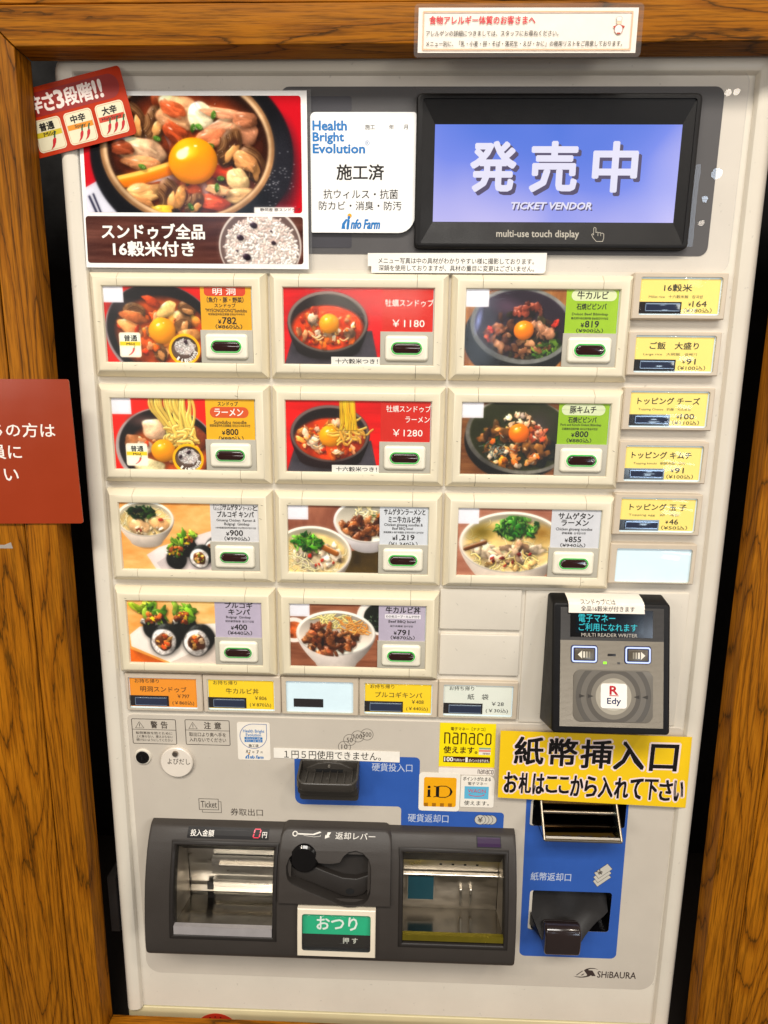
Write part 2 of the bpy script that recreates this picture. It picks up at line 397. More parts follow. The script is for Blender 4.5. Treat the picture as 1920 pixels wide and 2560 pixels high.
    def stroke(s, pts, w, col, spec=.25, sh=.5, taper=False, shadow=.25):
        P = np.array(pts, np.float32)
        if len(P) > 2:                                   # smooth the polyline
            for _ in range(2):
                Q = [P[0]]
                for i in range(len(P) - 1):
                    Q += [P[i] * .75 + P[i + 1] * .25, P[i] * .25 + P[i + 1] * .75]
                P = np.array(Q + [P[-1]])
        x0, y0 = P.min(0) - w * 2; x1, y1 = P.max(0) + w * 2 + .01
        sl = s.win(x0, y0, x1, y1)
        if s.X[sl].size == 0: return
        X = s.X[sl]; Y = s.Y[sl]
        best = np.full(X.shape, 9., np.float32); side = np.zeros(X.shape, np.float32); tt = np.zeros(X.shape, np.float32)
        for i in range(len(P) - 1):
            d = P[i + 1] - P[i]; L = float(d @ d) + 1e-9
            t = np.clip(((X - P[i][0]) * d[0] + (Y - P[i][1]) * d[1]) / L, 0, 1)
            ex = X - P[i][0] - t * d[0]; ey = Y - P[i][1] - t * d[1]
            ds = np.sqrt(ex * ex + ey * ey)
            k = ds < best
            best = np.where(k, ds, best); side = np.where(k, -ex * .45 - ey * .9, side); tt = np.where(k, (i + t) / (len(P) - 1), tt)
        ww = w * (1 - .85 * tt) if taper else w
        u = best / ww
        if shadow:
            m = np.clip((1.9 - u) / 1.2, 0, 1) * shadow
            if s.clip is not None: m = m * s.clip[sl]
            s.a[sl] *= (1 - m)[..., None]
        m = np.clip((1 - u) / max(.15, 1.0 / (s.h * w)), 0, 1)
        d = np.clip(side / ww * .6 + .75, 0, 1)
        img = np.array(col, np.float32) / 255 * (1 - sh + sh * 1.3 * d)[..., None] + (np.clip(d, 0, 1) ** 20 * spec)[..., None]
        s.put(sl, img, m)
    def poly(s, pts, col, tex=0, o=0):
        P = np.array(pts, np.float32)
        sl = s.win(P[:, 0].min(), P[:, 1].min(), P[:, 0].max(), P[:, 1].max())
        X = s.X[sl]; Y = s.Y[sl]; ins = np.zeros(X.shape, bool); n = len(P)
        for i in range(n):
            (xa, ya), (xb, yb) = P[i], P[(i + 1) % n]
            if ya == yb: continue
            ins ^= ((ya > Y) != (yb > Y)) & (X < (xb - xa) * (Y - ya) / (yb - ya) + xa)
        s.put(sl, np.array(col, np.float32) / 255 * (1 + tex * s.nz(X, Y, 3, 1, 1, o))[..., None], ins.astype(np.float32))
    # ---- food
    def scatter(s, n, cx, cy, rx, ry, pal, size, el=.6, **k):
        for i in range(n):
            t = s.r.rand() * 6.28; q = math.sqrt(s.r.rand())
            z = size * (.6 + .8 * s.r.rand()); c = np.array(pal[s.r.randint(len(pal))]) * (.85 + .3 * s.r.rand())
            s.blob(cx + math.cos(t) * q * rx, cy + math.sin(t) * q * ry, z, z * (el * .8 + .3 * s.r.rand()), c, s.r.rand() * 3.1, **dict(dict(warp=.42, tex=.22, bump=.1, sh=.46), **k))
    def egg(s, cx, cy, r, col=(255, 160, 15), ry=None):
        s.blob(cx, cy, r, ry or r * .93, col, warp=.015, soft=.04, sh=.42, spec=.1, tex=.015, shadow=.3, bump=0)
        s.ell(cx - r * .18, cy - r * .3, r * .5, r * .32, (255, 205, 60), -.4, soft=.9)
        s.ell(cx - r * .28, cy - r * .42, r * .2, r * .11, (255, 250, 225), -.5, soft=.5)
        s.ell(cx + r * .12, cy - r * .55, r * .09, r * .05, (255, 245, 215), 0, soft=.5)
    def rice(s, cx, cy, rx, ry, seed=1, beans=5, base=(226, 213, 205)):
        r = np.random.RandomState(seed)
        s.ell(cx, cy, rx, ry, base, soft=.1, tex=.1)
        n = int(900 * rx * ry / .04 * .16) + 60
        for i in range(min(n, 420)):
            t = r.rand() * 6.28; q = math.sqrt(r.rand()); a = r.rand() * 6.28; L = .012 + .012 * r.rand()
            x, y = cx + math.cos(t) * q * rx * .97, cy + math.sin(t) * q * ry * .97
            c = [(245, 236, 226), (225, 208, 200), (250, 245, 238), (205, 182, 178)][r.randint(4)]
            s.stroke([(x, y), (x + math.cos(a) * L, y + math.sin(a) * L)], .009, c, .1, .45, shadow=.22)
        for i in range(beans):
            t = r.rand() * 6.28; q = math.sqrt(r.rand()) * .85; z = .028 + .012 * r.rand()
            s.blob(cx + math.cos(t) * q * rx, cy + math.sin(t) * q * ry, z, z * .7, (38, 22, 30), r.rand() * 3, .05, spec=.5)
    def noodles(s, n, x0, y0, x1, y1, col=(245, 205, 105), w=.016, curl=.25, seed=3):
        r = np.random.RandomState(seed)
        for i in range(n):
            x = x0 + (x1 - x0) * r.rand(); y = y0 + (y1 - y0) * r.rand(); a = r.rand() * 6.28; pts = []
            for k in range(5):
                pts.append((x, y)); a += (r.rand() - .5) * curl * 9; x += math.cos(a) * .06; y += math.sin(a) * .05
            s.stroke(pts, w * (.8 + .4 * r.rand()), np.array(col) * (.82 + .3 * r.rand()), .25, .5)
    def greens(s, n, cx, cy, rx, ry, pal=((46, 120, 28), (90, 165, 40), (24, 82, 22), (120, 190, 60)), size=.04, seed=5):
        r = np.random.RandomState(seed)
        for i in range(int(n * 2.6)):
            t = r.rand() * 6.28; q = math.sqrt(r.rand()); z = size * (.35 + .75 * r.rand())
            c = np.array(pal[r.randint(len(pal))]) * (.7 + .55 * r.rand())
            s.blob(cx + math.cos(t) * q * rx, cy + math.sin(t) * q * ry, z, z * (.22 + .4 * r.rand()), c, r.rand() * 3.1, .45, sh=.38, spec=.3, tex=.1, bump=.1, shadow=.3, seed=r.randint(9999))
    def bowl(s, cx, cy, rx, ry, rim, rimw, inner, body=None, bh=.5, bw=.8):
        if body is not None:
            s.ell(cx + .02, cy + bh * .9, rx * bw * 1.05, ry * .6, (20, 12, 8), soft=.6)
            for k in range(26):
                t = k / 25.0; f = 1 - (1 - bw) * t ** 1.6
                s.ell(cx, cy + bh * t * .75 + .004, rx * f, ry * (1 - .25 * t), np.array(body) * (1.05 - .3 * t), soft=.03, tex=.03) if k == 0 else None
            pts = [(cx - rx, cy)] + [(cx - rx * (1 - (1 - bw) * (k / 14.0) ** 1.7), cy + bh * k / 14.0) for k in range(15)]
            pts += [(cx + math.cos(a) * rx * bw, cy + bh + math.sin(a) * ry * .35) for a in np.linspace(math.pi, 0, 14)]
            pts += [(cx + rx * (1 - (1 - bw) * (k / 14.0) ** 1.7), cy + bh * k / 14.0) for k in range(14, -1, -1)]
            P = np.array(pts); sl = s.win(P[:, 0].min(), P[:, 1].min(), P[:, 0].max(), P[:, 1].max())
            before = s.a[sl].copy(); s.poly(pts, body, .03)
            ch = np.abs(s.a[sl] - before).sum(2) > .004
            u = (s.X[sl] - cx) / rx; v = np.clip((s.Y[sl] - cy) / (bh + ry * .3), 0, 1)
            g = np.clip(1.06 - .55 * np.clip(u + .15, 0, 1) ** 2 - .35 * v ** 2 - .25 * np.clip(-u - .5, 0, 1), 0.1, 1.1)
            s.a[sl] = np.where(ch[..., None], s.a[sl] * g[..., None], s.a[sl])
        s.ell(cx, cy, rx, ry, np.array(rim) * .72, soft=.02)
        s.ell(cx - .004, cy - .008, rx * .992, ry * .985, rim, soft=.03, grad=.12)
        s.ell(cx, cy + .004, rx - rimw, ry - rimw * .9, inner, soft=.04, grad=-.35)
    def finish(s, con=1.2, noise=.02):
        def soft(a, r):                          # box blur, twice
            for _ in range(2):
                for ax_ in (0, 1):
                    p_ = np.pad(a, [(r + 1, r) if q == ax_ else (0, 0) for q in range(3)], mode='edge'); c_ = np.cumsum(p_, axis=ax_, dtype=np.float64)
                    n_ = 2 * r + 1; hi = [slice(None)] * 3; lo = [slice(None)] * 3; hi[ax_] = slice(n_, None); lo[ax_] = slice(0, -n_); a = ((c_[tuple(hi)] - c_[tuple(lo)]) / n_).astype(np.float32)
            return a
        s.a = .70 * soft(s.a, 1) + .30 * soft(s.a, 7)
        n = np.random.RandomState(4).randn(s.h, s.w, 1).astype(np.float32)
        g = 1 + .10 * NOISE[:s.h, :s.w * 1][:, :s.w] if s.w <= 512 and s.h <= 512 else 1.0
        s.a = np.clip((s.a - .45) * con + .45 + noise * .6 * n, 0, 1) ** .94
        return s.a
    # soft copy-light marks of a printed photograph
    def chili(s, x, y, k, col=(205, 25, 30)):
        s.stroke([(x + .55 * k, y), (x + .45 * k, y + .35 * k), (x + .1 * k, y + .75 * k), (x - .35 * k, y + k)], .19 * k, col, .15, .3, True, 0)
        s.stroke([(x + .55 * k, y), (x + .75 * k, y - .45 * k)], .07 * k, (40, 120, 50), 0, .2, False, 0)

MEAT = ((214, 150, 110), (196, 120, 80), (232, 180, 140), (170, 95, 60))
BEEF = ((120, 62, 30), (150, 84, 44), (92, 44, 22), (176, 108, 62), (136, 70, 40))
STEW = ((214, 78, 24), (232, 104, 30), (190, 54, 18), (240, 140, 60), (226, 150, 100))
def clam(p, cx, cy, r, rot, seed=1):
    p.blob(cx, cy, r, r * .68, (120, 84, 52), rot, .05, sh=.6, spec=.2, tex=.2, seed=seed)
    for k in range(4):
        p.stroke([(cx - r * .7 + k * .1 * r, cy + r * .1 * k), (cx, cy - r * (.45 - .13 * k)), (cx + r * .7 - k * .1 * r, cy + r * .1 * k)], .006, (70, 44, 26), 0, .2, shadow=0)
    p.blob(cx + r * .1, cy + r * .3, r * .6, r * .3, (205, 140, 84), rot, .25, spec=.4, seed=seed + 9)
def pot_stew(w, h, cx, cy, rx, ry, egg, bg, seed, rim=(120, 112, 104), body=(48, 42, 42), bh=.35, mat=True, steam=False):
    p = Paint(w, h, bg); p.r = np.random.RandomState(seed)
    p.grain((slice(None), slice(None)), .06, 1.0, .6, 5, seed)
    if mat: p.poly([(0, 1.02), (.13, .62), (1.2, .55), (1.3, 1.02)], (70, 66, 72), .08)
    p.bowl(cx, cy, rx, ry, rim, .035, (46, 34, 34), body, bh, .8)
    p.setclip(cx, cy + .01, rx - .04, ry - .04)
    p.ell(cx, cy + ry * .22, rx * .93, ry * .8, (205, 62, 18), soft=.12, tex=.15)
    p.setclip(cx, cy + .06, rx - .07, ry - .07)
    p.scatter(34, cx, cy + ry * .2, rx * .78, ry * .62, STEW, .06, spec=.5)
    p.scatter(12, cx, cy + ry * .15, rx * .7, ry * .55, ((238, 196, 160), (226, 170, 130), (245, 214, 180)), .075, spec=.5)
    p.scatter(16, cx, cy + ry * .25, rx * .7, ry * .55, ((240, 120, 30), (214, 50, 20), (250, 176, 90)), .03, spec=.6)
    for k in range(6):
        a = p.r.rand() * 6.28; x = cx + math.cos(a) * rx * .45; y = cy + ry * .25 + math.sin(a) * ry * .4
        p.stroke([(x, y), (x + .05, y + .03), (x + .11, y - .01)], .012, (250, 190, 120), .4)
    p.setclip()
    p.egg(*egg)
    return p
def sticker(p, x, y, w, h, lvl):
    def rr(x0, y0, x1, y1, r, col):
        p.poly([(x0 + r + (x1 - x0 - 2 * r) * 0 + r * math.cos(a), y0 + r + r * math.sin(a)) for a in np.linspace(3.1416, 4.712, 6)] +
               [(x1 - r + r * math.cos(a), y0 + r + r * math.sin(a)) for a in np.linspace(4.712, 6.283, 6)] +
               [(x1 - r + r * math.cos(a), y1 - r + r * math.sin(a)) for a in np.linspace(0, 1.571, 6)] +
               [(x0 + r + r * math.cos(a), y1 - r + r * math.sin(a)) for a in np.linspace(1.571, 3.1416, 6)], col)
    rr(x, y, x + w, y + h, .03, (244, 236, 214))
    p.poly([(x + .01, y + h * .37), (x + w - .01, y + h * .37), (x + w - .01, y + h * .53), (x + .01, y + h * .53)], (250, 190, 20))
    p.chili(x + w * .5, y + h * .66, h * .26)
def rice_badge(p, cx, cy, r):
    p.ell(cx, cy, r, r * .96, (250, 186, 10), soft=.02)
    p.ell(cx, cy - r * .02, r * .84, r * .78, (52, 40, 36), soft=.03)
    p.ell(cx, cy + r * .05, r * .8, r * .62, (92, 74, 66), soft=.03)
    p.rice(cx, cy - r * .14, r * .66, r * .48, 4, 2, (222, 212, 200))
def white_patch(p, x0, y0, x1, y1):
    p.poly([(x0, y0), (x1, y0), (x1, y1), (x0, y1)], (224, 222, 228), .015)
W_, H_ = 400, 300
def dish_stew():
    p = Paint(W_, H_, (205, 30, 22)); p.r = np.random.RandomState(3)
    p.ell(.78, .62, .80, .66, (150, 140, 140), .25, soft=.02); p.ell(.78, .60, .775, .64, (26, 22, 24), .25, soft=.03)
    p.ell(.35, .28, .4, .14, (64, 52, 56), .1, soft=.9)
    p.setclip(.80, .64, .70, .53, .25)
    p.ell(.8, .62, .72, .52, (150, 62, 22), soft=.2, tex=.2)
    p.scatter(30, .8, .6, .6, .36, STEW, .09, spec=.4)
    for (x, y, r, a, s_) in ((.42, .32, .17, .3, 4), (1.08, .48, .17, 1.9, 7), (1.14, .28, .14, .3, 12), (.74, .86, .14, 1.2, 15)): clam(p, x, y, r, a, s_)
    p.blob(.86, .30, .17, .09, (244, 196, 120), -.6, .15, spec=.5); p.blob(.34, .52, .17, .11, (226, 150, 88), .5, .2, spec=.5)
    p.blob(.66, .19, .15, .06, (210, 78, 30), .5, .25); p.blob(1.18, .62, .17, .08, (240, 160, 90), .1, .2, spec=.4)
    p.blob(.4, .40, .2, .08, (205, 112, 60), .3, .2); p.scatter(16, .72, .7, .5, .2, STEW, .05, spec=.5)
    p.setclip()
    p.egg(.785, .575, .19); sticker(p, .18, .60, .30, .33, 1); rice_badge(p, 1.08, .82, .22); white_patch(p, 0, 0, .28, .21)
    return p.finish()
def dish_oyster(): return pot_stew(W_, H_, .60, .44, .55, .40, (.62, .46, .14), (214, 26, 34), 11).finish()
def dish_beef_stone():
    p = Paint(W_, H_, (150, 96, 50)); p.wood((120, 70, 34), (186, 128, 72), 6, .8, 2); p.r = np.random.RandomState(21)
    p.ell(.70, .62, .72, .58, (24, 26, 24), soft=.02)
    p.ell(.76, .47, .70, .50, (112, 112, 108), .1, soft=.02, tex=.12); p.ell(.76, .455, .64, .445, (44, 34, 44), .1, soft=.03, tex=.05)
    p.ell(.55, .22, .3, .16, (84, 64, 78), .2, soft=.9); p.ell(.18, .4, .06, .22, (130, 140, 190), .2, soft=.9)
    p.setclip(.78, .47, .62, .44, .1)
    p.greens(26, 1.02, .72, .28, .17, ((30, 46, 20), (58, 84, 26), (20, 30, 16), (96, 130, 40)), .08, 8)
    p.scatter(26, .62, .68, .36, .22, ((70, 44, 30), (120, 84, 50), (200, 160, 90), (50, 34, 26)), .05)
    p.scatter(60, .76, .58, .44, .32, ((70, 44, 34), (44, 40, 28), (110, 66, 44), (58, 52, 32)), .07, .5, warp=.5)
    p.scatter(13, .46, .60, .16, .16, ((176, 110, 76), (200, 140, 100), (150, 84, 60)), .075, spec=.4)
    p.scatter(14, .82, .26, .2, .1, ((150, 70, 50), (190, 104, 78), (120, 54, 40)), .07, spec=.5)
    p.scatter(9, 1.02, .5, .14, .12, ((190, 140, 110), (160, 110, 80)), .07, spec=.3)
    p.scatter(8, .34, .58, .06, .1, ((200, 50, 30), (220, 90, 40)), .035); p.scatter(6, 1.2, .44, .08, .05, ((220, 60, 40),), .03)
    p.scatter(9, .86, .74, .2, .1, ((170, 120, 84), (140, 90, 60)), .06)
    p.greens(12, 1.08, .8, .18, .09, ((120, 160, 50), (60, 100, 30)), .045, 4)
    p.setclip(); p.egg(.79, .525, .138, (255, 136, 14)); white_patch(p, 0, 0, .31, .23)
    return p.finish()
def dish_ramen():
    p = Paint(W_, H_, (222, 36, 24)); p.r = np.random.RandomState(5)
    p.ell(.75, .72, .74, .60, (170, 160, 156), .1, soft=.02); p.ell(.76, .70, .70, .57, (30, 24, 24), .1, soft=.03)
    p.ell(.45, .32, .3, .12, (90, 66, 62), .1, soft=.9)
    p.setclip(.78, .74, .66, .5, .1); p.ell(.8, .76, .64, .46, (150, 66, 24), soft=.2, tex=.16)
    p.blob(.62, .44, .24, .15, (238, 190, 150), .2, .2, spec=.3); p.blob(.3, .62, .17, .12, (160, 100, 60), .3, .2); p.blob(.44, .68, .13, .11, (236, 200, 170), .6, .15)
    p.blob(1.18, .55, .2, .2, (150, 70, 36), .3, .2, spec=.4); p.blob(.5, .95, .24, .1, (246, 226, 170), .1, .2)
    p.scatter(14, .8, .7, .5, .2, STEW, .05, spec=.4); p.setclip()
    r = np.random.RandomState(9)
    for i in range(30):
        t = i / 29.0; xt = .56 + .56 * t + .02 * r.randn(); xb = .80 + .36 * t + .05 * r.randn()
        p.stroke([(xt, -.05), (xt + .03 * r.randn(), .12), ((xt + xb) / 2 + .03 * r.randn(), .28), (xb, .45 + .05 * r.randn()), (xb + .05 * r.randn(), .58 + .05 * r.rand())], .021, np.array((248, 206, 96)) * (.82 + .25 * r.rand()), .3)
    p.noodles(26, .78, .5, 1.06, .7, (246, 190, 90), .02, .3, 2)
    p.egg(.70, .73, .175); sticker(p, .165, .63, .31, .32, 1); rice_badge(p, 1.05, .84, .225); white_patch(p, 0, 0, .28, .225)
    return p.finish()
def dish_oyster_ramen():
    p = pot_stew(W_, H_, .62, .46, .56, .40, (.63, .49, .165), (216, 24, 24), 17, (104, 92, 88), (52, 32, 34))
    r = np.random.RandomState(5)
    p.noodles(24, .78, .36, 1.04, .5, (244, 176, 70), .016, .3, 3)
    for i in range(24):
        x = .76 + .2 * i / 23.0
        p.stroke([(x, -.04), (x + .01 * r.randn(), .12), (x + .012 * r.randn() + .02, .26), (x + .03 * r.randn() + .02, .40)], .011, np.array((252, 190, 40)) * (.78 + .3 * r.rand()), .25)
    return p.finish()
def dish_kimchi_stone():
    p = Paint(W_, H_, (120, 76, 44)); p.wood((92, 54, 30), (150, 100, 60), .7, 6, 4); p.r = np.random.RandomState(33)
    p.ell(.78, .50, .74, .58, (24, 22, 20), soft=.02); p.ell(.82, .46, .77, .53, (104, 100, 92), .12, soft=.02, tex=.16)
    p.ell(.83, .44, .72, .50, (44, 46, 22), .12, soft=.03, tex=.06); p.ell(1.05, .3, .3, .3, (66, 58, 54), .1, soft=.9)
    p.setclip(.84, .47, .68, .47, .12)
    p.greens(14, .40, .48, .1, .12, ((34, 70, 20), (60, 110, 30)), .07, 3)
    p.greens(22, 1.12, .66, .2, .2, ((34, 36, 26), (50, 52, 34), (26, 26, 22)), .09, 6)
    p.scatter(60, .76, .60, .46, .33, ((150, 90, 40), (110, 70, 30), (190, 120, 60), (90, 60, 34)), .08, .45, warp=.5)
    p.scatter(40, .74, .60, .40, .30, ((232, 150, 80), (214, 112, 40), (240, 186, 130), (246, 214, 180), (196, 90, 30)), .05, spec=.35)
    p.scatter(26, .80, .25, .2, .1, ((246, 196, 150), (236, 170, 130), (250, 216, 190)), .04)
    p.scatter(18, 1.08, .42, .13, .13, ((240, 130, 90), (226, 90, 50), (250, 190, 160)), .045)
    p.scatter(16, .5, .84, .24, .08, ((226, 140, 40), (200, 104, 24)), .055)
    for i in range(40):
        x, y = .50 + .13 * p.r.randn() * .6, .63 + .1 * p.r.randn() * .6
        a = p.r.rand() * 3; p.stroke([(x, y), (x + math.cos(a) * .06, y + math.sin(a) * .05)], .008, [(90, 104, 98), (50, 60, 54), (150, 160, 150)][i % 3], .1)
    p.setclip(); p.egg(.80, .415, .145, (255, 122, 16)); white_patch(p, 0, 0, .30, .215)
    return p.finish()
def gimbap(p, cx, cy, r, rot=0, seed=1):
    p.blob(cx + r * .3, cy - r * .35, r * 1.06, r * 1.08, (24, 26, 24), rot, .04, spec=.3, seed=seed)
    p.blob(cx, cy, r, r * 1.06, (30, 30, 28), rot, .03, seed=seed)
    p.blob(cx, cy, r * .93, r, (226, 216, 208), rot, .05, sh=.3, tex=.2, tsc=12, shadow=0, seed=seed)
    o = p.r; p.r = np.random.RandomState(seed + 40)
    p.blob(cx, cy, r * .62, r * .66, (96, 50, 24), rot, .15, shadow=0)
    p.scatter(13, cx, cy, r * .45, r * .48, ((222, 90, 30), (180, 70, 26), (240, 170, 80), (120, 130, 40), (90, 44, 20), (236, 190, 140)), r * .2, shadow=.15)
    p.r = o
def gim_leaf(p, cx, cy, r, seed=1):
    p.blob(cx, cy + r * .55, r * .95, r * 1.0, (22, 24, 22), 0, .05, seed=seed)
    o = p.r; p.r = np.random.RandomState(seed)
    p.scatter(16, cx - r * .2, cy + r * .1, r * .8, r * .3, ((236, 230, 220), (200, 190, 180)), r * .14)
    p.greens(9, cx, cy - r * .5, r * .7, r * .6, ((120, 170, 40), (160, 196, 60), (90, 140, 30), (60, 100, 20)), r * .5, seed)
    p.scatter(16, cx, cy - r * .15, r * .6, r * .4, ((150, 70, 30), (210, 100, 40), (100, 44, 20), (240, 190, 30)), r * .2, spec=.5)
    p.r = o
def soup(p, cx, cy, rx, ry, seed):
    p.bowl(cx, cy, rx, ry, (240, 228, 214), .03, (214, 200, 170), (232, 214, 196), ry * 1.25, .55)
    o = p.r; p.r = np.random.RandomState(seed); p.setclip(cx, cy + .02, rx - .045, ry - .04)
    p.ell(cx, cy + .05, rx * .95, ry * .9, (222, 188, 120), soft=.15, tex=.1)
    p.noodles(46, cx - rx * .9, cy - ry * .4, cx + rx * .7, cy + ry * .8, (240, 220, 160), .009, .3, seed)
def dish_set_half():
    p = Paint(W_, H_, (226, 160, 90)); p.wood((214, 136, 60), (244, 190, 120), 1, 2.5, 6); p.r = np.random.RandomState(41)
    p.poly([(.36, .78), (.55, .66), (1.4, .38), (1.4, 1.05), (.52, 1.05)], (226, 212, 206), .02); p.poly([(.5, .9), (.62, .82), (1.4, .56), (1.4, 1.05), (.6, 1.05)], (200, 186, 182), .02)
    soup(p, .37, .24, .43, .27, 3)
    p.blob(.28, .36, .17, .12, (238, 188, 132), .2, .12, spec=.3); p.blob(.58, .32, .18, .1, (232, 176, 116), .5, .12, spec=.3)
    p.blob(.27, .41, .05, .03, (150, 50, 30), .3); p.blob(.6, .25, .04, .025, (150, 40, 26), 0); p.scatter(14, .4, .42, .3, .06, ((246, 222, 180), (238, 200, 150)), .03)
    p.greens(18, .32, .14, .2, .1, ((24, 50, 22), (50, 80, 30), (16, 34, 16)), .075, 7); p.setclip(); p.r = np.random.RandomState(3)
    gim_leaf(p, .98, .58, .15, 5); gim_leaf(p, .80, .74, .17, 8); gimbap(p, 1.33, .66, .12, .2, 4); gimbap(p, 1.14, .82, .155, -.3, 2)
    return p.finish()
def beef(p, n, cx, cy, rx, ry, seed, size=.085):
    o = p.r; p.r = np.random.RandomState(seed)
    p.scatter(n, cx, cy, rx, ry, BEEF, size, .45, spec=.55, warp=.25, tex=.25, bump=.8)
    p.r = o
def dish_set_mini():
    p = Paint(W_, H_, (120, 70, 52)); p.wood((100, 52, 40), (160, 100, 76), 1.4, .6, 8); p.r = np.random.RandomState(51)
    p.poly([(.7, .7), (1.4, .6), (1.4, 1.02), (.7, 1.02)], (70, 54, 22), .1)
    p.bowl(1.16, .22, .50, .33, (240, 232, 226), .03, (206, 196, 176), (226, 216, 214), .36, .5)
    p.setclip(1.16, .23, .45, .29); p.noodles(22, .95, .05, 1.25, .2, (240, 220, 160), .014, .3, 6); p.greens(8, 1.32, .15, .1, .06, ((60, 90, 30), (230, 120, 40), (240, 160, 60)), .05, 3)
    beef(p, 40, 1.12, .34, .36, .16, 6); p.setclip()
    soup(p, .35, .70, .58, .40, 8)
    p.ell(.4, .8, .4, .22, (240, 214, 170), 0, soft=.5, tex=.1); p.scatter(24, .42, .78, .34, .18, ((242, 214, 180), (234, 196, 150), (244, 222, 194)), .085, .42, warp=.5); p.noodles(22, .0, .7, .3, .95, (240, 224, 160), .01, .3, 12)
    p.stroke([(.44, .58), (.56, .64), (.70, .71)], .045, (150, 84, 30), .3); p.scatter(6, .5, .8, .26, .16, ((190, 40, 24),), .03)
    p.greens(30, .27, .54, .22, .13, size=.06, seed=9); p.setclip(); white_patch(p, 0, 0, .30, .21)
    return p.finish()
def dish_ginseng():
    p = Paint(W_, H_, (150, 96, 76)); p.wood((150, 92, 70), (178, 122, 98), .6, 4, 9); p.r = np.random.RandomState(61)
    soup(p, .78, .50, .76, .46, 14); p.ell(.35, .35, .3, .2, (120, 100, 30), soft=.9); p.ell(1.2, .35, .3, .2, (150, 110, 40), soft=.9)
    p.ell(.75, .72, .55, .2, (226, 196, 150), 0, soft=.5, tex=.1); p.scatter(24, .72, .66, .46, .15, ((226, 190, 150), (206, 166, 130), (236, 208, 172), (190, 146, 110)), .12, .42, spec=.3, warp=.5)
    p.noodles(30, .3, .75, 1.2, .92, (238, 206, 120), .013, .3, 5); p.scatter(12, .8, .82, .4, .08, ((236, 190, 120), (226, 170, 96)), .045)
    p.scatter(7, .75, .66, .4, .2, ((150, 30, 24), (180, 40, 30)), .04, spec=.5); p.stroke([(.12, .6), (.4, .5)], .035, (96, 54, 24), .3)
    p.greens(60, .85, .28, .30, .17, ((44, 112, 30), (74, 140, 44), (24, 70, 22), (116, 170, 66)), .06, 11); p.setclip(); white_patch(p, 0, 0, .30, .23)
    return p.finish()
def dish_gimbap():
    p = Paint(W_, H_, (236, 178, 104)); p.wood((224, 150, 70), (250, 206, 140), 1, 2, 11); p.r = np.random.RandomState(71)
    p.poly([(0, .78), (0, 1.02), (.6, 1.02), (.3, .9)], (206, 96, 24), .1)
    p.poly([(.02, .55), (.18, .42), (1.4, .34), (1.4, .82), (1.0, 1.02), (.68, 1.02), (.03, .74)], (238, 226, 214), .02); p.poly([(.55, 1.02), (1.4, .6), (1.4, 1.02)], (206, 190, 176), .02)
    p.greens(7, .24, .12, .13, .06, ((150, 180, 30), (180, 206, 60)), .11, 5)
    gim_leaf(p, .42, .30, .22, 3); gim_leaf(p, .86, .30, .22, 6); gimbap(p, .53, .66, .22, .1, 7); gimbap(p, 1.03, .66, .22, -.1, 9)
    return p.finish()
def dish_beef_bowl():
    p = Paint(W_, H_, (130, 76, 52)); p.wood((96, 52, 34), (156, 98, 70), .6, 5, 13); p.r = np.random.RandomState(81)
    p.ell(1.36, .18, .36, .30, (236, 226, 216), soft=.02); p.ell(1.37, .20, .27, .24, (22, 28, 20), soft=.05); p.greens(9, 1.3, .25, .12, .1, ((30, 50, 30), (60, 84, 60), (120, 140, 110)), .03, 2)
    p.ell(.06, .42, .22, .2, (236, 224, 214), soft=.02); p.ell(.06, .42, .17, .14, (190, 90, 40), soft=.1, tex=.4)
    p.bowl(.69, .46, .60, .36, (240, 232, 220), .035, (206, 192, 176), (240, 226, 214), .48, .52)
    p.setclip(.69, .46, .54, .315); p.noodles(30, .5, .2, .8, .32, (246, 222, 130), .012, .3, 7)
    p.noodles(26, .85, .24, 1.12, .45, (226, 140, 60), .012, .3, 8); p.setclip(.69, .48, .55, .36); beef(p, 60, .62, .6, .42, .2, 5, .09); beef(p, 14, .48, .42, .16, .08, 8, .07); p.setclip()
    white_patch(p, 0, 0, .30, .205)
    return p.finish()
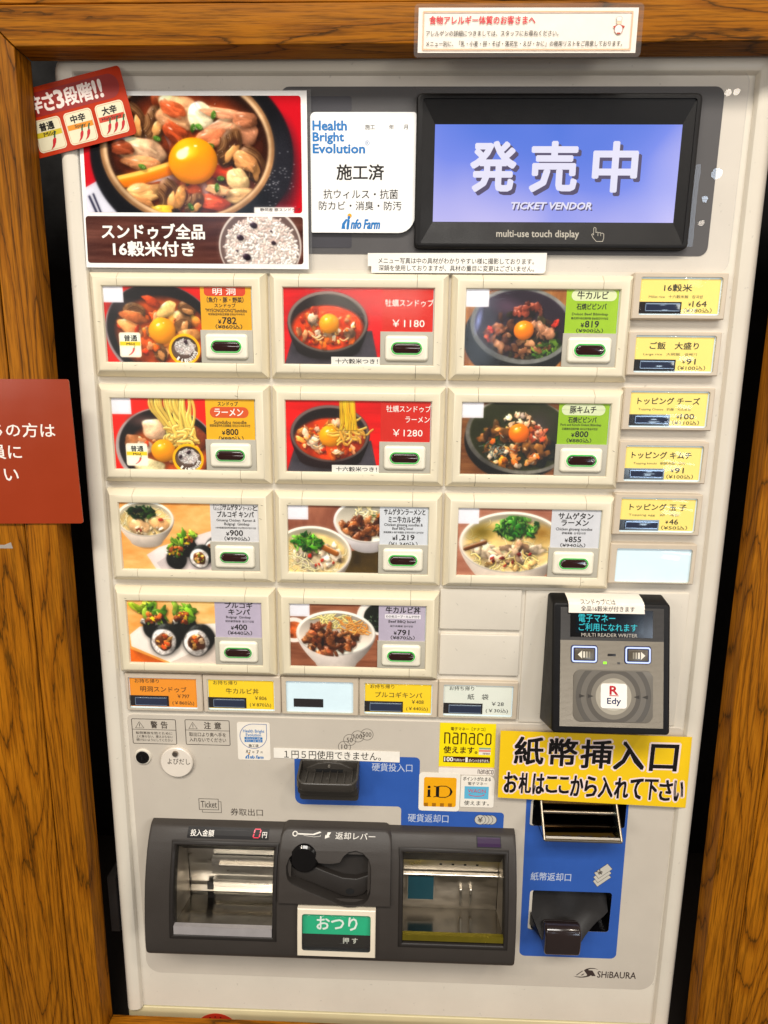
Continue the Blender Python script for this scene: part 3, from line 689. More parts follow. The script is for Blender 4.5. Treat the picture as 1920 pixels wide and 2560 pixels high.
def poster_photo():
    p = Paint(720, 350, (186, 22, 36)); p.r = np.random.RandomState(91); r = p.r
    p.poly([(0, .78), (.16, .7), (.3, 1.02), (0, 1.02)], (204, 204, 216), .02); p.stroke([(.03, .86), (.10, 1.02)], .012, (40, 40, 60)); p.stroke([(.07, .84), (.14, 1.02)], .010, (40, 40, 60))
    p.ell(1.02, .50, .97, .78, (24, 24, 28), soft=.02); p.ell(1.86, .62, .22, .5, (40, 40, 46), soft=.6)
    for i in range(60): p.ell(1.80 + .08 * r.randn(), .70 + .1 * r.randn(), .012, .003, (210, 210, 216), soft=.6)
    p.ell(.98, .44, .83, .66, (150, 108, 72), soft=.015, tex=.10); p.ell(.98, .435, .805, .635, (216, 178, 136), soft=.03, tex=.08); p.ell(.985, .44, .772, .60, (40, 22, 16), soft=.03)
    p.setclip(.985, .45, .76, .588); p.ell(1.0, .5, .76, .6, (112, 46, 24), soft=.25, tex=.22)
    for (x, y, a, b_, c) in ((.44, .36, .2, .2, (226, 216, 232)), (.70, .38, .14, .1, (206, 186, 200)), (.72, .70, .26, .09, (210, 186, 196)), (1.52, .66, .2, .2, (110, 50, 30)), (1.2, .80, .2, .1, (190, 150, 150)), (.95, .78, .2, .1, (150, 70, 40))): p.ell(x, y, a, b_, c, .2, soft=.6)
    def meat(x, y, rx, ry, rot, c, w=.24):
        p.blob(x, y, rx, ry, c, rot, w, soft=.1, sh=.5, spec=.22, tex=.14, bump=.12, tsc=6, shadow=.45)
        cc, q = math.cos(rot), math.sin(rot); keep = p.clip
        for i in range(9):                                           # grain and fat along the slice
            v = (r.rand() - .5) * 1.3 * ry; u0 = (-.8 + .5 * r.rand()) * rx; u1 = u0 + (.5 + .7 * r.rand()) * rx; u1 = min(u1, .85 * rx)
            f = 1.18 if i % 2 else .82
            P = [(x + u * cc - (v + .25 * ry * math.sin(3 * u / rx + i)) * q, y + u * q + (v + .25 * ry * math.sin(3 * u / rx + i)) * cc) for u in np.linspace(u0, u1, 4)]
            m0 = p.a.copy(); p.stroke(P, .010 + .006 * r.rand(), np.clip(np.array(c) * f, 0, 255), .05, .2, shadow=0); p.a = .55 * m0 + .45 * p.a
        p.ell(x - .3 * rx, y - .45 * ry, .22 * rx, .12 * ry, (255, 240, 220), rot, soft=.9)
    def shell(x, y, rr, rot, open_=1):
        p.blob(x, y, rr, rr * .62, (104, 70, 44), rot, .05, sh=.6, spec=.25, tex=.15, bump=.05)
        cc, q = math.cos(rot), math.sin(rot)
        for k in range(7):
            e = 1 - k * .12; P = [(x + (a * rr * e) * cc - (-rr * .55 * e * (1 - a * a) + k * .02) * q, y + (a * rr * e) * q + (-rr * .55 * e * (1 - a * a) + k * .02) * cc) for a in (-.9, -.5, 0, .5, .9)]
            p.stroke(P, .006, ((70, 44, 26), (150, 110, 72))[k % 2], 0, .2, shadow=0)
        p.ell(x + .02, y + rr * .1, rr * .7, rr * .36, (60, 34, 22), rot, soft=.3); p.blob(x + .02 * q, y + rr * .22, rr * .5, rr * .24, (214, 150, 88), rot + .3, .35, spec=.35, bump=.1)
    p.scatter(24, 1.0, .5, .66, .46, ((146, 62, 30), (176, 84, 44), (120, 46, 22)), .10, .4, spec=.3, bump=.1)
    shell(.50, .22, .18, 1.25); shell(.68, .24, .17, 1.75)
    meat(.92, .15, .25, .15, .2, (236, 170, 120)); meat(.86, .11, .13, .07, .4, (210, 96, 54)); meat(1.12, .17, .13, .13, .5, (240, 220, 180), .12); meat(.87, .31, .14, .08, .5, (190, 78, 40))
    meat(1.34, .25, .26, .07, -.35, (232, 164, 124)); meat(1.34, .15, .24, .045, .15, (226, 152, 112)); meat(1.52, .30, .13, .13, .5, (214, 142, 104)); meat(1.54, .20, .13, .07, 0, (180, 112, 78))
    meat(1.20, .36, .2, .08, -.3, (228, 130, 86)); meat(.56, .47, .24, .12, .22, (232, 180, 138)); meat(.55, .57, .22, .06, .12, (220, 142, 92)); meat(.37, .44, .12, .06, .1, (146, 68, 40)); meat(1.30, .62, .13, .1, 0, (214, 66, 36))
    p.stroke([(.32, .735), (.50, .70), (.66, .66), (.82, .61)], .062, (240, 122, 26), .25, .35); meat(.55, .83, .22, .09, -.2, (230, 168, 104)); meat(.50, .90, .16, .06, .3, (210, 140, 84))
    shell(1.38, .44, .19, 2.0); shell(1.60, .58, .19, 1.0); meat(1.52, .55, .13, .08, .5, (220, 150, 92)); meat(1.45, .71, .12, .10, .4, (240, 196, 136), .12); meat(1.48, .85, .2, .07, -.1, (238, 182, 124)); meat(1.22, .91, .17, .07, .1, (226, 86, 54)); meat(1.26, .8, .13, .045, .2, (236, 170, 120))
    shell(.80, .86, .18, 1.35); shell(1.03, .93, .13, 2.2); meat(.90, .86, .05, .12, .3, (206, 140, 76)); meat(.72, .98, .12, .05, 0, (248, 172, 52))
    for (x, y) in ((.55, .60), (1.10, .26), (1.04, .27), (1.20, .42), (1.29, .70), (1.0, .95), (.70, .36), (1.24, .16), (1.25, .78), (.98, .73)):
        a = r.rand() * 3; p.blob(x, y, .042, .024, (64, 112, 36), a, .1, bump=.05); p.ell(x + .012, y + .004, .016, .011, (150, 190, 100), a, soft=.3); p.ell(x + .012, y + .004, .008, .006, (40, 70, 24), a, soft=.3)
    for i in range(70): p.ell(1.0 + .5 * r.randn() * .8, .5 + .3 * r.randn(), .006 + .006 * r.rand(), .003, (255, 246, 236), r.rand() * 3, soft=.7)
    p.setclip(); p.ell(1.03, .60, .26, .21, (60, 20, 8), soft=.5); p.egg(1.03, .55, .235, (252, 150, 8), .205)
    p.ell(.93, .49, .07, .05, (255, 240, 190), -.4, soft=.3); p.ell(1.06, .62, .18, .12, (250, 128, 6), 0, soft=.95); p.poly([(1.60, .95), (1.98, .95), (1.98, 1.01), (1.60, 1.01)], (236, 230, 224))
    return p.finish(1.16)
def poster_rice():
    p = Paint(720, 150, (84, 52, 44)); p.wood((62, 36, 32), (110, 70, 60), .25, 3, 15); p.r = np.random.RandomState(95)
    p.ell(3.85, .62, .92, .86, (216, 206, 196), soft=.02); p.ell(3.85, .64, .885, .83, (96, 78, 74), soft=.02); r = np.random.RandomState(6)
    p.setclip(3.87, .66, .86, .80)
    p.ell(3.87, .7, .82, .74, (214, 190, 178), soft=.08, tex=.12)
    for i in range(760):
        t = r.rand() * 6.28; q = math.sqrt(r.rand()); a = r.rand() * 6.28; L = .035 + .04 * r.rand(); x, y = 3.87 + math.cos(t) * q * .8, .70 + math.sin(t) * q * .7
        p.stroke([(x, y), (x + math.cos(a) * L, y + math.sin(a) * L)], .027, [(248, 238, 226), (232, 214, 200), (252, 246, 238), (214, 188, 178)][r.randint(4)], .1, .5, shadow=.2)
    for (x, y, z) in ((3.72, .18, .09), (3.42, .44, .085), (4.15, .55, .06), (3.55, .85, .1), (3.34, .72, .03), (4.1, .3, .03)): p.blob(x, y, z, z * .75, (40, 26, 36), .4, .05, spec=.5)
    p.setclip(); return p.finish()
# ------------------------------------------------------------------ materials used again and again
cream = mat('cream_plastic', 'e2d8c0', .36, var=.05, scale=25, bump=.12, bscale=900, each=.07, specks=.12)
face_m = mat('cream_sheet', 'd8d0c1', .40, specks=.2, var=.07, scale=14, bump=.10, bscale=700)
rim_m = mat('cream_rim', 'ddd5c5', .34, specks=.15, var=.06, scale=12, bump=.08, bscale=700)
grey_sheet = mat('grey_sheet', 'c6bdaf', .42, specks=.12, var=.06, scale=18, bump=.15, bscale=1200)
plate_m = mat('grey_plastic', 'b3ae9f', .42, var=.05, scale=60)
white_pl = mat('ivory_plastic', 'ece6d2', .3, var=.04, scale=60)
lens_m = mat('dark_lens', '2c1413', .09, var=.2, scale=200, coat=.6)
green_lit = mat('green_light_ring', '2f9a3e', .25, var=.25, scale=160, emit=.45, ecol='25d045')
green_dim = mat('green_ring', '3f9448', .25, var=.25, scale=160, emit=.3, ecol='25c545')
dark_pl = mat('charcoal_plastic', '38332f', .46, spec=.35, var=.09, scale=30, bump=.35, bscale=1500)
dark_pl2 = mat('dark_grey_plastic', '26221f', .46, spec=.35, var=.09, scale=30, bump=.3, bscale=1500)
black_pl = mat('black_plastic', '100e0e', .45, var=.12, scale=40, bump=.2, bscale=1500, spec=.25)
black_gl = mat('black_gloss', '0e0d0e', .14, var=.2, scale=60)
steel = mat('stainless_steel', 'c9c4ba', .36, 1.0, var=.16, scale=30, bump=.15, bscale=120, stretch=(1, 1, 6), rvar=.35)
steel_d = mat('worn_steel', 'bdb4a6', .42, 1.0, var=.3, scale=22, bump=.2, bscale=90, stretch=(1, 1, 3), rvar=.4)
mirror = mat('polished_chrome', 'd8d2c8', .05, 1.0, var=.08, scale=20, rvar=.5)
blue_m = mat('blue_sheet', '2f5aac', .38, var=.08, scale=30, bump=.1, bscale=1200)
cover_m = clear('clear_cover', (.96, .96, .97), .006, .018)
lamin_m = clear('laminate_film', (.99, .99, .99), .07, .03)
window_m = clear('clear_button', (.96, 1.0, .99), .04, .015, 1.3)
pane_m = clear('clear_pane', (.985, .99, .99), .09, .012)
ink_k, ink_w = ink('17120f'), ink('f4efe6')

# ------------------------------------------------------------------ the ticket machine
M = thing('ticket_machine', 'cream meal ticket vending machine with rows of food picture buttons standing in the oak frame', 'ticket machine', (253, 800, 160))
def cw(x, y): return 253 + (x - 253) * (1 + .026 * max(0, y + 170) / 905.0)
def taper(x, y, d): return (cw(x, y), y, d)
b = Build(); b.xf = taper
prof = [(0, 8), (.5, 5.6), (1.6, 3.6), (4, 2.2), (8, 1.5), (11.5, 1.7), (14, 3), (15.6, 5.4), (16.2, 8.5), (16.2, 320)]
fan = lambda x, y, a0, a1: [(x, y, math.cos(math.radians(a0 + (a1 - a0) * k / 7)), math.sin(math.radians(a0 + (a1 - a0) * k / 7))) for k in range(8)]
ys = [735, 600, 450, 300, 150, 0]
path = [(-11, y, -1, 0) for y in ys] + fan(-11, -158, 180, 270) + fan(516, -158, 270, 360) + [(516, y, 1, 0) for y in reversed(ys)]
b.sweep(path, prof, rim_m, caps=False)
holes = [[(34, 515), (138, 515), (138, 606), (34, 606)], [(254, 515), (358, 515), (358, 606), (254, 606)],
         rrect(386.5, 575, 468.5, 622, 3, 3), rrect(381.5, 472, 474, 501, 2.5, 3), [(139.5, 515), (139.5, 606), (253.5, 606), (253.5, 515)]]
b.plate([(-11, -158), (516, -158), (516, 735), (-11, 735)], holes, 8, face_m)
cabinet = b.make('cabinet', M)
b = Build(); b.xf = taper
b.sweep([(-11, y, -1, 0) for y in ys] + fan(-11, -158, 180, 270) + fan(516, -158, 270, 360) + [(516, y, 1, 0) for y in reversed(ys)],
        [(15.9, 9.0), (17.6, 9.2), (18.2, 11), (17.6, 13.5), (16.2, 13.6)], mat('grey_seal', '6f6a72', .5), caps=False)
b.make('door_seal', M)
b = Build(); b.xf = taper
b.box(-27, 736.0, 533, 751.5, 60, 6.5, mat('yellowed_plastic', 'd3c69c', .4, var=.08, scale=16), 1.2); b.make('base_panel', M)
b = Build(); b.xf = taper
b.box(-27, 752.2, 533, 800, 60, 9, mat('plinth_grey', '8f9184', .5)); b.make('plinth', M)

# upper display window -----------------------------------------------------
b = Build(); sur = mat('slate_panel', '4a4746', .5, var=.08, scale=30)
b.slab(rrect(150, -150.3, 493.5, -27.5, 7), 7.9, 7.4, sur)
for y0, y1 in ((-143.4, -132.8), (-43.4, -32)): b.slab(rrect(150, y0, 206, y1, 2), 7.4, 7.1, mat('dark_recess', '2d2b33', .5))
b.make('display_surround', M)
b = Build()
b.plate(rrect(-15.8, -160, 510.5, -14.8, 8), [rrect(256, -145, 476, -29, 4)], 5.0, cover_m)
b.wall(rrect(-15.8, -160, 510.5, -14.8, 8), 5.0, 6.8, cover_m); b.make('clear_cover', M, smooth=20)
b = Build()                                                        # touch display
b.slab(rrect(256.8, -143.6, 475, -31, 4.5), 8, .6, black_pl, 2.2, back=False)
outer = rrect(261.5, -139.6, 470.8, -34.6, 2, 3)
disp = [(271.6, -122.8), (463, -122.8), (463, -51.8), (271.6, -51.8)]
b.f.pop(); b.m.pop()                                               # open the front of the bezel
ob = inset(rrect(256.8, -143.6, 475, -31, 4.5), 2.2)
b.plate(ob, [outer], .6, black_pl); b.wall(outer, .6, 1.6, black_pl)
b.plate(outer, [], 1.6, black_pl) if False else None
o4 = [(261.5, -139.6), (470.8, -139.6), (470.8, -34.6), (261.5, -34.6)]
for i in range(4):
    j = (i + 1) % 4; b.face([(o4[i][0], o4[i][1], 1.6), (o4[j][0], o4[j][1], 1.6), (disp[j][0], disp[j][1], 5.2), (disp[i][0], disp[i][1], 5.2)], black_pl)
gold = mat('grey_print', 'a7a193', .5)
zz = lambda y: 1.6 + 3.6 * (-34.6 - y) / 17.2 - .12
def tl(x, y, d): return (x, y, zz(y) + d)
b.xf = tl
b.text('multi-use touch display', 322.8, -45.6, 388.6, -38.4, 0, gold, .018)
hx, hy = 398.5, -48.2
hand = [(1.6, .8), (2.4, .2), (3.2, .8), (3.2, 4.2), (4.4, 3.9), (5.2, 4.4), (6.2, 4.2), (7, 4.8), (8, 4.7), (8.8, 5.4), (8.8, 8.6), (8, 11.2), (3.6, 11.2), (1.2, 8.2), (.2, 5.8), (.8, 5.2), (1.6, 6)]
b.band([(hx + x * 1.12, hy + y) for x, y in hand], .45, 0, gold); b.band([(hx + 5.2, hy + 4.6), (hx + 5.2, hy + 7)], .4, 0, gold, False); b.band([(hx + 7.4, hy + 4.9), (hx + 7.4, hy + 7)], .4, 0, gold, False)
b.xf = None
touch = b.make('touch_display', M, smooth=25)
def screen_mat():
    m = bpy.data.materials.new('lit_screen'); m.use_nodes = True; nt = m.node_tree; bs = nt.nodes['Principled BSDF']
    tc = nt.nodes.new('ShaderNodeTexCoord'); n = nt.nodes.new('ShaderNodeTexNoise'); n.inputs['Scale'].default_value = 9; n.inputs['Detail'].default_value = 1.5
    nt.links.new(tc.outputs['Object'], n.inputs['Vector']); r = nt.nodes.new('ShaderNodeValToRGB'); nt.links.new(n.outputs[0], r.inputs[0])
    e = r.color_ramp.elements; e[0].position = .2; e[0].color = lin('4c78e4'); e[1].position = .8; e[1].color = lin('cfc8fc'); q = e.new(.5); q.color = lin('7f92f4')
    sx_ = nt.nodes.new('ShaderNodeSeparateXYZ'); nt.links.new(tc.outputs['Object'], sx_.inputs[0])          # the picture on it: paler towards the lower corners
    ab = nt.nodes.new('ShaderNodeMath'); ab.operation = 'ABSOLUTE'; nt.links.new(sx_.outputs[0], ab.inputs[0])
    m1 = nt.nodes.new('ShaderNodeMath'); m1.operation = 'MULTIPLY_ADD'; nt.links.new(ab.outputs[0], m1.inputs[0]); m1.inputs[1].default_value = 2.4; nt.links.new(n.outputs[0], m1.inputs[2])
    m2 = nt.nodes.new('ShaderNodeMath'); m2.operation = 'MULTIPLY_ADD'; nt.links.new(sx_.outputs[2], m2.inputs[0]); m2.inputs[1].default_value = -3.2; nt.links.new(m1.outputs[0], m2.inputs[2])
    m3 = nt.nodes.new('ShaderNodeMath'); m3.operation = 'SUBTRACT'; nt.links.new(m2.outputs[0], m3.inputs[0]); m3.inputs[1].default_value = .10; nt.links.new(m3.outputs[0], r.inputs[0])
    bs.inputs['Base Color'].default_value = lin('10141e'); bs.inputs['Roughness'].default_value = .2
    nt.links.new(r.outputs[0], bs.inputs['Emission Color']); bs.inputs['Emission Strength'].default_value = .98; return m
b = Build(); b.rect(*disp[0], *disp[2], 5.0, screen_mat())
lit_w = mat('lit_white', '30303a', .3, emit=.95, ecol='efecff'); lit_s = mat('lit_shadow', '20201c', .3, emit=.45, ecol='76689a')
for t, x0, x1 in (('発', 301, 335.4), ('売', 348, 383.4), ('中', 397, 430.2)):
    b.text(t, x0 + 2.6, -107.6, x1 + 2.6, -72.4, 4.92, lit_s, .045); b.text(t, x0, -110, x1, -75, 4.84, lit_w, .045)
b.text('TICKET VENDOR', 334.9, -65.6, 398.2, -60.6, 4.92, lit_s, .06, .2); b.text('TICKET VENDOR', 334, -66.5, 397.3, -61.5, 4.84, lit_w, .06, .2)
b.make('screen', touch, smooth=5)

# menu panels ---------------------------------------------------------------
PX, PY, OW, OH = 150.0, 90.94, 124.5, 61.3
FP = [(-.6, .9), (0, -1.0), (.35, -1.7), (1.0, -2.0), (5.6, -2.2), (6.6, -2.0), (7.3, -1.4), (10.6, 2.6), (11.4, 4.0), (11.9, 8)]
def c_piece(xe, sx):
    a = [(xe, 0, 0, -1), (0 if sx < 0 else OW, 0, 0, -1)]
    cx = 0 if sx < 0 else OW
    p = [(xe, 0, 0, -1), (cx, 0, sx * .99, -1), (cx, OH, sx * .99, 1), (xe, OH, 0, 1)]
    return p
def frame_mesh():
    b = Build(); s0, s1, g = 13.2, 110.2, .32
    b.sweep(c_piece(s0, -1), FP, cream); b.sweep(c_piece(s1, 1), FP, cream)
    for y, ny in ((0, -1), (OH, 1)): b.sweep([(s0 + g, y, 0, ny), (s1 - g, y, 0, ny)], FP, cream)
    dk = mat('seam_dark', '4a4338', .7)
    b.box(s0 - .2, -10.5, s0 + .6, -.6, 7.8, 3.4, dk); b.box(s1 - .6, -10.5, s1 + .2, -.6, 7.8, 3.4, dk)
    b.box(s0 - .2, OH + .6, s0 + .6, OH + 10.5, 7.8, 3.4, dk); b.box(s1 - .6, OH + .6, s1 + .2, OH + 10.5, 7.8, 3.4, dk)
    return b
LX0, LY1 = 81.6, 34.2                                              # price label: from here to the right, down to here
K, Wt, Rd = '1a1512', 'fbf4ea', 'd23a1c'
MENU = [
 (0, 0, dish_stew, 'stew with a raw egg, mild', 'e9a90e', True,
  [('R', .07, .0, .87, .21, 'd8401c', 3), ('明 洞', .24, .03, .68, .185, Wt, .02), ('（魚介・豚・野菜）', .12, .235, .83, .36, K, .03), ('スンドゥブ', .265, .38, .675, .475, K, .03), ('"MYEONGDONG"Sundubu', .085, .50, .89, .585, K, .012),
   ('明洞食堂特色豆腐鍋 명동순두부찌개', .14, .605, .84, .66, K, 0), ('¥', .325, .755, .385, .855, K, .03), ('782', .405, .70, .68, .855, K, .03), ('（¥860込）', .27, .865, .79, .975, K, .02)]),
 (1, 0, dish_oyster, 'oyster stew on red', 'd8200e', True,
  [('牡蠣スンドゥブ', .06, .25, .985, .42, Wt, .0), ('￥1180', .2, .72, .82, .89, Wt, .0)]),
 (2, 0, dish_beef_stone, 'beef in a stone bowl', '9cc51a', True,
  [('R', .09, .01, .94, .255, 'dfe6b4', 4.2), ('牛カルビ', .2, .035, .78, .215, K, .03), ('石焼ビビンバ', .2, .31, .76, .455, K, .03), ('Dolsot Beef Bibimbap', .12, .525, .80, .60, K, .012), ('韓式烤牛肉石鍋拌飯 돌솥불갈비비빔밥', .11, .625, .81, .68, K, 0),
   ('¥', .3, .76, .36, .86, K, .03), ('819', .38, .71, .64, .86, K, .03), ('（¥900込）', .22, .885, .73, .985, K, .02)]),
 (0, 1, dish_ramen, 'noodles lifted over a stew', 'f0b411', True,
  [('スンドゥブ', .245, .06, .65, .165, K, .03), ('R', .08, .19, .86, .46, 'dc561e', 4.6), ('ラーメン', .175, .235, .75, .415, Wt, .03), ('Sundubu noodle', .155, .525, .81, .61, K, .02), ('明洞食堂特色豆腐鍋面 명동순두부찌개라면', .07, .62, .88, .69, K, 0),
   ('¥', .31, .785, .375, .885, K, .03), ('800', .395, .735, .64, .885, K, .03), ('（¥880込）', .24, .915, .74, 1.05, K, .02)]),
 (1, 1, dish_oyster_ramen, 'oyster stew with noodles on red', 'd3200f', True,
  [('牡蠣スンドゥブ', .105, .10, .985, .265, Wt, .0), ('ラーメン', .485, .37, .965, .52, Wt, .0), ('￥1280', .24, .69, .83, .86, Wt, .0)]),
 (2, 1, dish_kimchi_stone, 'pork and kimchi in a stone bowl', '93bd14', True,
  [('R', .05, .02, .9, .285, 'dbe3b6', 4.6), ('豚キムチ', .21, .065, .72, .24, K, .03), ('石焼ビビンバ', .19, .325, .74, .47, K, .03), ('Pork and Kimchi Dolsot Bibimbap', .045, .49, .84, .565, K, .012), ('石鍋猪肉泡菜拌飯 돼지김치돌솥비빔밥', .08, .59, .775, .65, K, 0),
   ('¥', .27, .725, .33, .82, K, .03), ('800', .345, .675, .6, .82, K, .03), ('（¥880込）', .185, .85, .67, .96, K, .02)]),
 (0, 2, dish_set_half, 'half ramen with rice rolls', 'dad8d8', False,
  [('B', .07, .0, .25, .16, K, .35), ('ハーフ', .09, .012, .235, .072, K, .03), ('サイズ', .09, .09, .235, .15, K, .03), ('サムゲタン', .265, .01, .655, .165, K, .035), ('ラーメン', .675, .07, .86, .16, K, .03), ('と', .88, .03, .97, .165, K, .03),
   ('プルコギ キンパ', .14, .19, .895, .35, K, .04), ('Ginseng Chicken  Ramen &', .12, .395, .93, .48, K, .012), ('Bulgogi  Gimbap', .28, .49, .8, .585, K, .012), ('小份参鶏湯拉面和烤肉紫菜飯巻 하프삼계탕라면과 불고기김밥', .09, .605, .94, .655, K, 0),
   ('¥', .31, .745, .375, .84, K, .03), ('900', .39, .69, .66, .84, K, .03), ('（¥990込）', .27, .86, .80, .975, K, .02)]),
 (1, 2, dish_set_mini, 'noodle soup with a small beef bowl', 'd8dbe0', True,
  [('サムゲタンラーメンと', .085, .05, .925, .21, K, .03), ('ミニ牛カルビ丼', .175, .25, .83, .42, K, .035), ('Chicken ginseng noodles &', .09, .435, .88, .53, K, .012), ('Beef BBQ bowl', .255, .535, .68, .615, K, .012), ('参鶏湯麺 & 焼牛肉蓋飯 삼계탕라면과 갈비덮밥', .075, .645, .9, .70, K, 0),
   ('¥', .26, .79, .325, .885, K, .03), ('1,219', .34, .735, .715, .895, K, .03), ('（¥1,340込）', .19, .92, .78, 1.06, K, .02)]),
 (2, 2, dish_ginseng, 'chicken noodle soup with herbs', 'd6d6da', True,
  [('サムゲタン', .13, .08, .83, .25, K, .04), ('ラーメン', .2, .265, .745, .42, K, .04), ('Chicken ginseng noodles', .095, .47, .83, .565, K, .012), ('参鶏湯麺  삼계탕라면', .22, .585, .7, .645, K, 0),
   ('¥', .29, .76, .355, .85, K, .03), ('855', .37, .705, .62, .85, K, .03), ('（¥940込）', .205, .88, .715, .985, K, .02)]),
 (0, 3, dish_gimbap, 'four rice rolls on a plate', 'beb2c6', False,
  [('プルコギ', .215, .012, .81, .17, K, .04), ('キンパ', .29, .195, .745, .355, K, .04), ('Bulgogi  Gimbap', .235, .39, .76, .48, K, .012), ('烤肉紫菜飯巻  불고기김밥', .215, .51, .83, .575, K, 0),
   ('¥', .33, .685, .39, .785, K, .03), ('400', .405, .63, .675, .785, K, .03), ('（¥440込）', .26, .81, .78, .935, K, .02)]),
 (1, 3, dish_beef_bowl, 'grilled beef over rice', 'bbb0c2', True,
  [('牛カルビ丼', .145, .04, .87, .22, K, .04), ('S', .125, .25, .885, .375, 'ece6ea', 0), ('わかめスープ・キムチ付き', .15, .275, .855, .35, K, .03), ('Beef BBQ bowl', .205, .415, .775, .50, K, .02), ('焼牛肉蓋飯 갈비덮밥', .24, .555, .725, .61, K, 0),
   ('¥', .32, .735, .38, .83, K, .03), ('791', .4, .685, .65, .835, K, .03), ('（¥870込）', .255, .85, .765, .965, K, .02)]),
]
gloss_tab = []
for (ci, ri, dish, words_, bg, narrow, items) in MENU:
    x, y = ci * PX, ri * PY
    def shift(px, py, d, x=x, y=y): return (px + x, py + y, d)
    b = frame_mesh(); rs = random.Random(ci * 7 + ri * 31 + 5)
    for _k in range(4):                                             # little scuffs on the frame's face
        q = rs.uniform(1.6, 5.0); side_ = rs.randrange(4); L_ = rs.uniform(.5, 1.7); t_ = rs.uniform(.3, .7); a_ = rs.uniform(-.5, .5)
        cx_, cy_ = {0: (rs.uniform(0, OW), -q), 1: (rs.uniform(0, OW), OH + q), 2: (-q, rs.uniform(0, OH)), 3: (OW + q, rs.uniform(0, OH))}[side_]
        b.flat([(cx_ + L_ * math.cos(w) * math.cos(a_) - .13 * t_ * math.sin(w) * math.sin(a_) * 2, cy_ + L_ * math.cos(w) * math.sin(a_) + .13 * t_ * 2 * math.sin(w)) for w in np.linspace(0, 5.6, 8)], -2.26, mat('scuff_mark', '6f6350', .7))
    b.v = [shift(*v) for v in b.v]
    pan = b.make('menu_panel', M, (x + OW / 2, y + OH / 2, 3), label='menu panel showing ' + words_)
    arr = dish()
    b = Build(); b.xf = shift
    b.image(.0, .0, LX0, OH, .30, printed('food_print', arr))
    b.rect(-.4, -.4, OW + .4, OH + .4, .5, mat('backing_white', 'cfe0e4', .4))
    if dish in (dish_stew, dish_ramen):
        sx, sy = (.18, .60) if dish is dish_stew else (.165, .63)
        u = OH; b.text('普通', (sx + .07) * u, (sy + .035) * u, (sx + .25) * u, (sy + .115) * u, .2, ink_k, .04); b.text('Mild', (sx + .1) * u, (sy + .135) * u, (sx + .21) * u, (sy + .17) * u, .2, ink_k, .02)
        cx, cy, r = ((1.08, .82, .22) if dish is dish_stew else (1.05, .84, .225))
        for k, ch in enumerate('16穀米付き'):                       # lettering round the lower rim of the badge
            a = math.radians(128 - 22 * k); px_, py_ = (cx + r * .70 * math.cos(a)) * u, (cy + r * .68 * math.sin(a)) * u
            z = 1.75 if k > 1 else 1.5; wd = .5 if k < 2 else 1
            b.text(ch, px_ - z * wd, py_ - z, px_ + z * wd, py_ + z, .2, ink_w, .04, rot=a - math.pi / 2)
    if dish in (dish_oyster, dish_oyster_ramen):
        b.rect(39.5, OH - 6.4, LX0 - .6, OH, .2, ink('ebe7dc')); b.text('十六穀米つき！', 43, OH - 4.9, 78.5, OH - .9, .14, ink_k, .02)
    b.make('menu_photo', pan, smooth=5)
    b = Build(); b.xf = shift; w = OW - LX0 - (.9 if narrow else 0)
    b.rect(LX0 - .2, 0, LX0 + w, LY1 + 1.5, .2, ink(bg))
    for it in items:
        t, u0, v0, u1, v1, c, bd = it; x0, x1, y0, y1 = LX0 + u0 * (OW - LX0), LX0 + u1 * (OW - LX0), v0 * LY1, v1 * LY1
        if t == 'R': b.flat(rrect(x0, y0, x1, y1, bd if v0 > .005 else (0, 0, bd, bd), 5), .13, ink(c))
        elif t == 'S': b.rect(x0, y0, x1, y1, .13, ink(c))
        elif t == 'B': b.band(rrect(x0, y0 + .2, x1, y1, 1.2, 3), bd, .13, ink(c))
        else: b.text(t, x0, y0, x1, y1, .06, ink(c), bd, .12 if ('MYEON' in t or 'ulgogi' in t or 'imchi D' in t) and False else 0)
    b.make('price_label', pan, smooth=5)
    b = Build(); b.xf = shift; xs_p = 80.2
    b.rect(.3, .3, xs_p, OH - .3, -.45, pane_m); b.rect(xs_p, .3, OW - .3, LY1 - .2, -.45, pane_m); b.make('clear_pane', pan, smooth=5)
    b = Build(); b.xf = shift
    b.box(80.4, LY1, OW - .1, OH - .1, .7, -.9, plate_m, .5)
    b.make('button_plate', pan)
    b = Build(); b.xf = shift
    bx0, by0, bx1, by1 = 84.4, 37.4, 120.2, 58.0
    b.slab(rrect(bx0, by0, bx1, by1, 3.0, 5), -.8, -3.4, white_pl, 2.4, 4)
    cxm, cym = (bx0 + bx1) / 2, (by0 + by1) / 2
    b.slab(rrect(cxm - 14.2, cym - 6.3, cxm + 14.2, cym + 6.3, 6.2, 7), -3.2, -3.85, white_pl, .6, 2)
    btn = b.make('push_button', pan)
    b = Build(); b.xf = shift
    o, i_ = rrect(cxm - 12.9, cym - 5.1, cxm + 12.9, cym + 5.1, 5.1, 8), rrect(cxm - 11.9, cym - 4.1, cxm + 11.9, cym + 4.1, 4.1, 8)
    lit = green_dim if (ci, ri) in ((0, 1), (0, 2), (0, 3)) else green_lit
    b.loft([[(p[0], p[1], -3.7) for p in o], [(p[0], p[1], -4.2) for p in inset(o, .3)], [(p[0], p[1], -4.2) for p in i_], [(p[0], p[1], -3.4) for p in i_]], lit, False, False)
    b.make('light_ring', pan)
    b = Build(); b.xf = shift
    b.slab(rrect(cxm - 11.7, cym - 3.9, cxm + 11.7, cym + 3.9, 3.9, 8), -3.4, -5.2, lens_m, 1.7, 5); b.make('button_lens', pan, smooth=60)

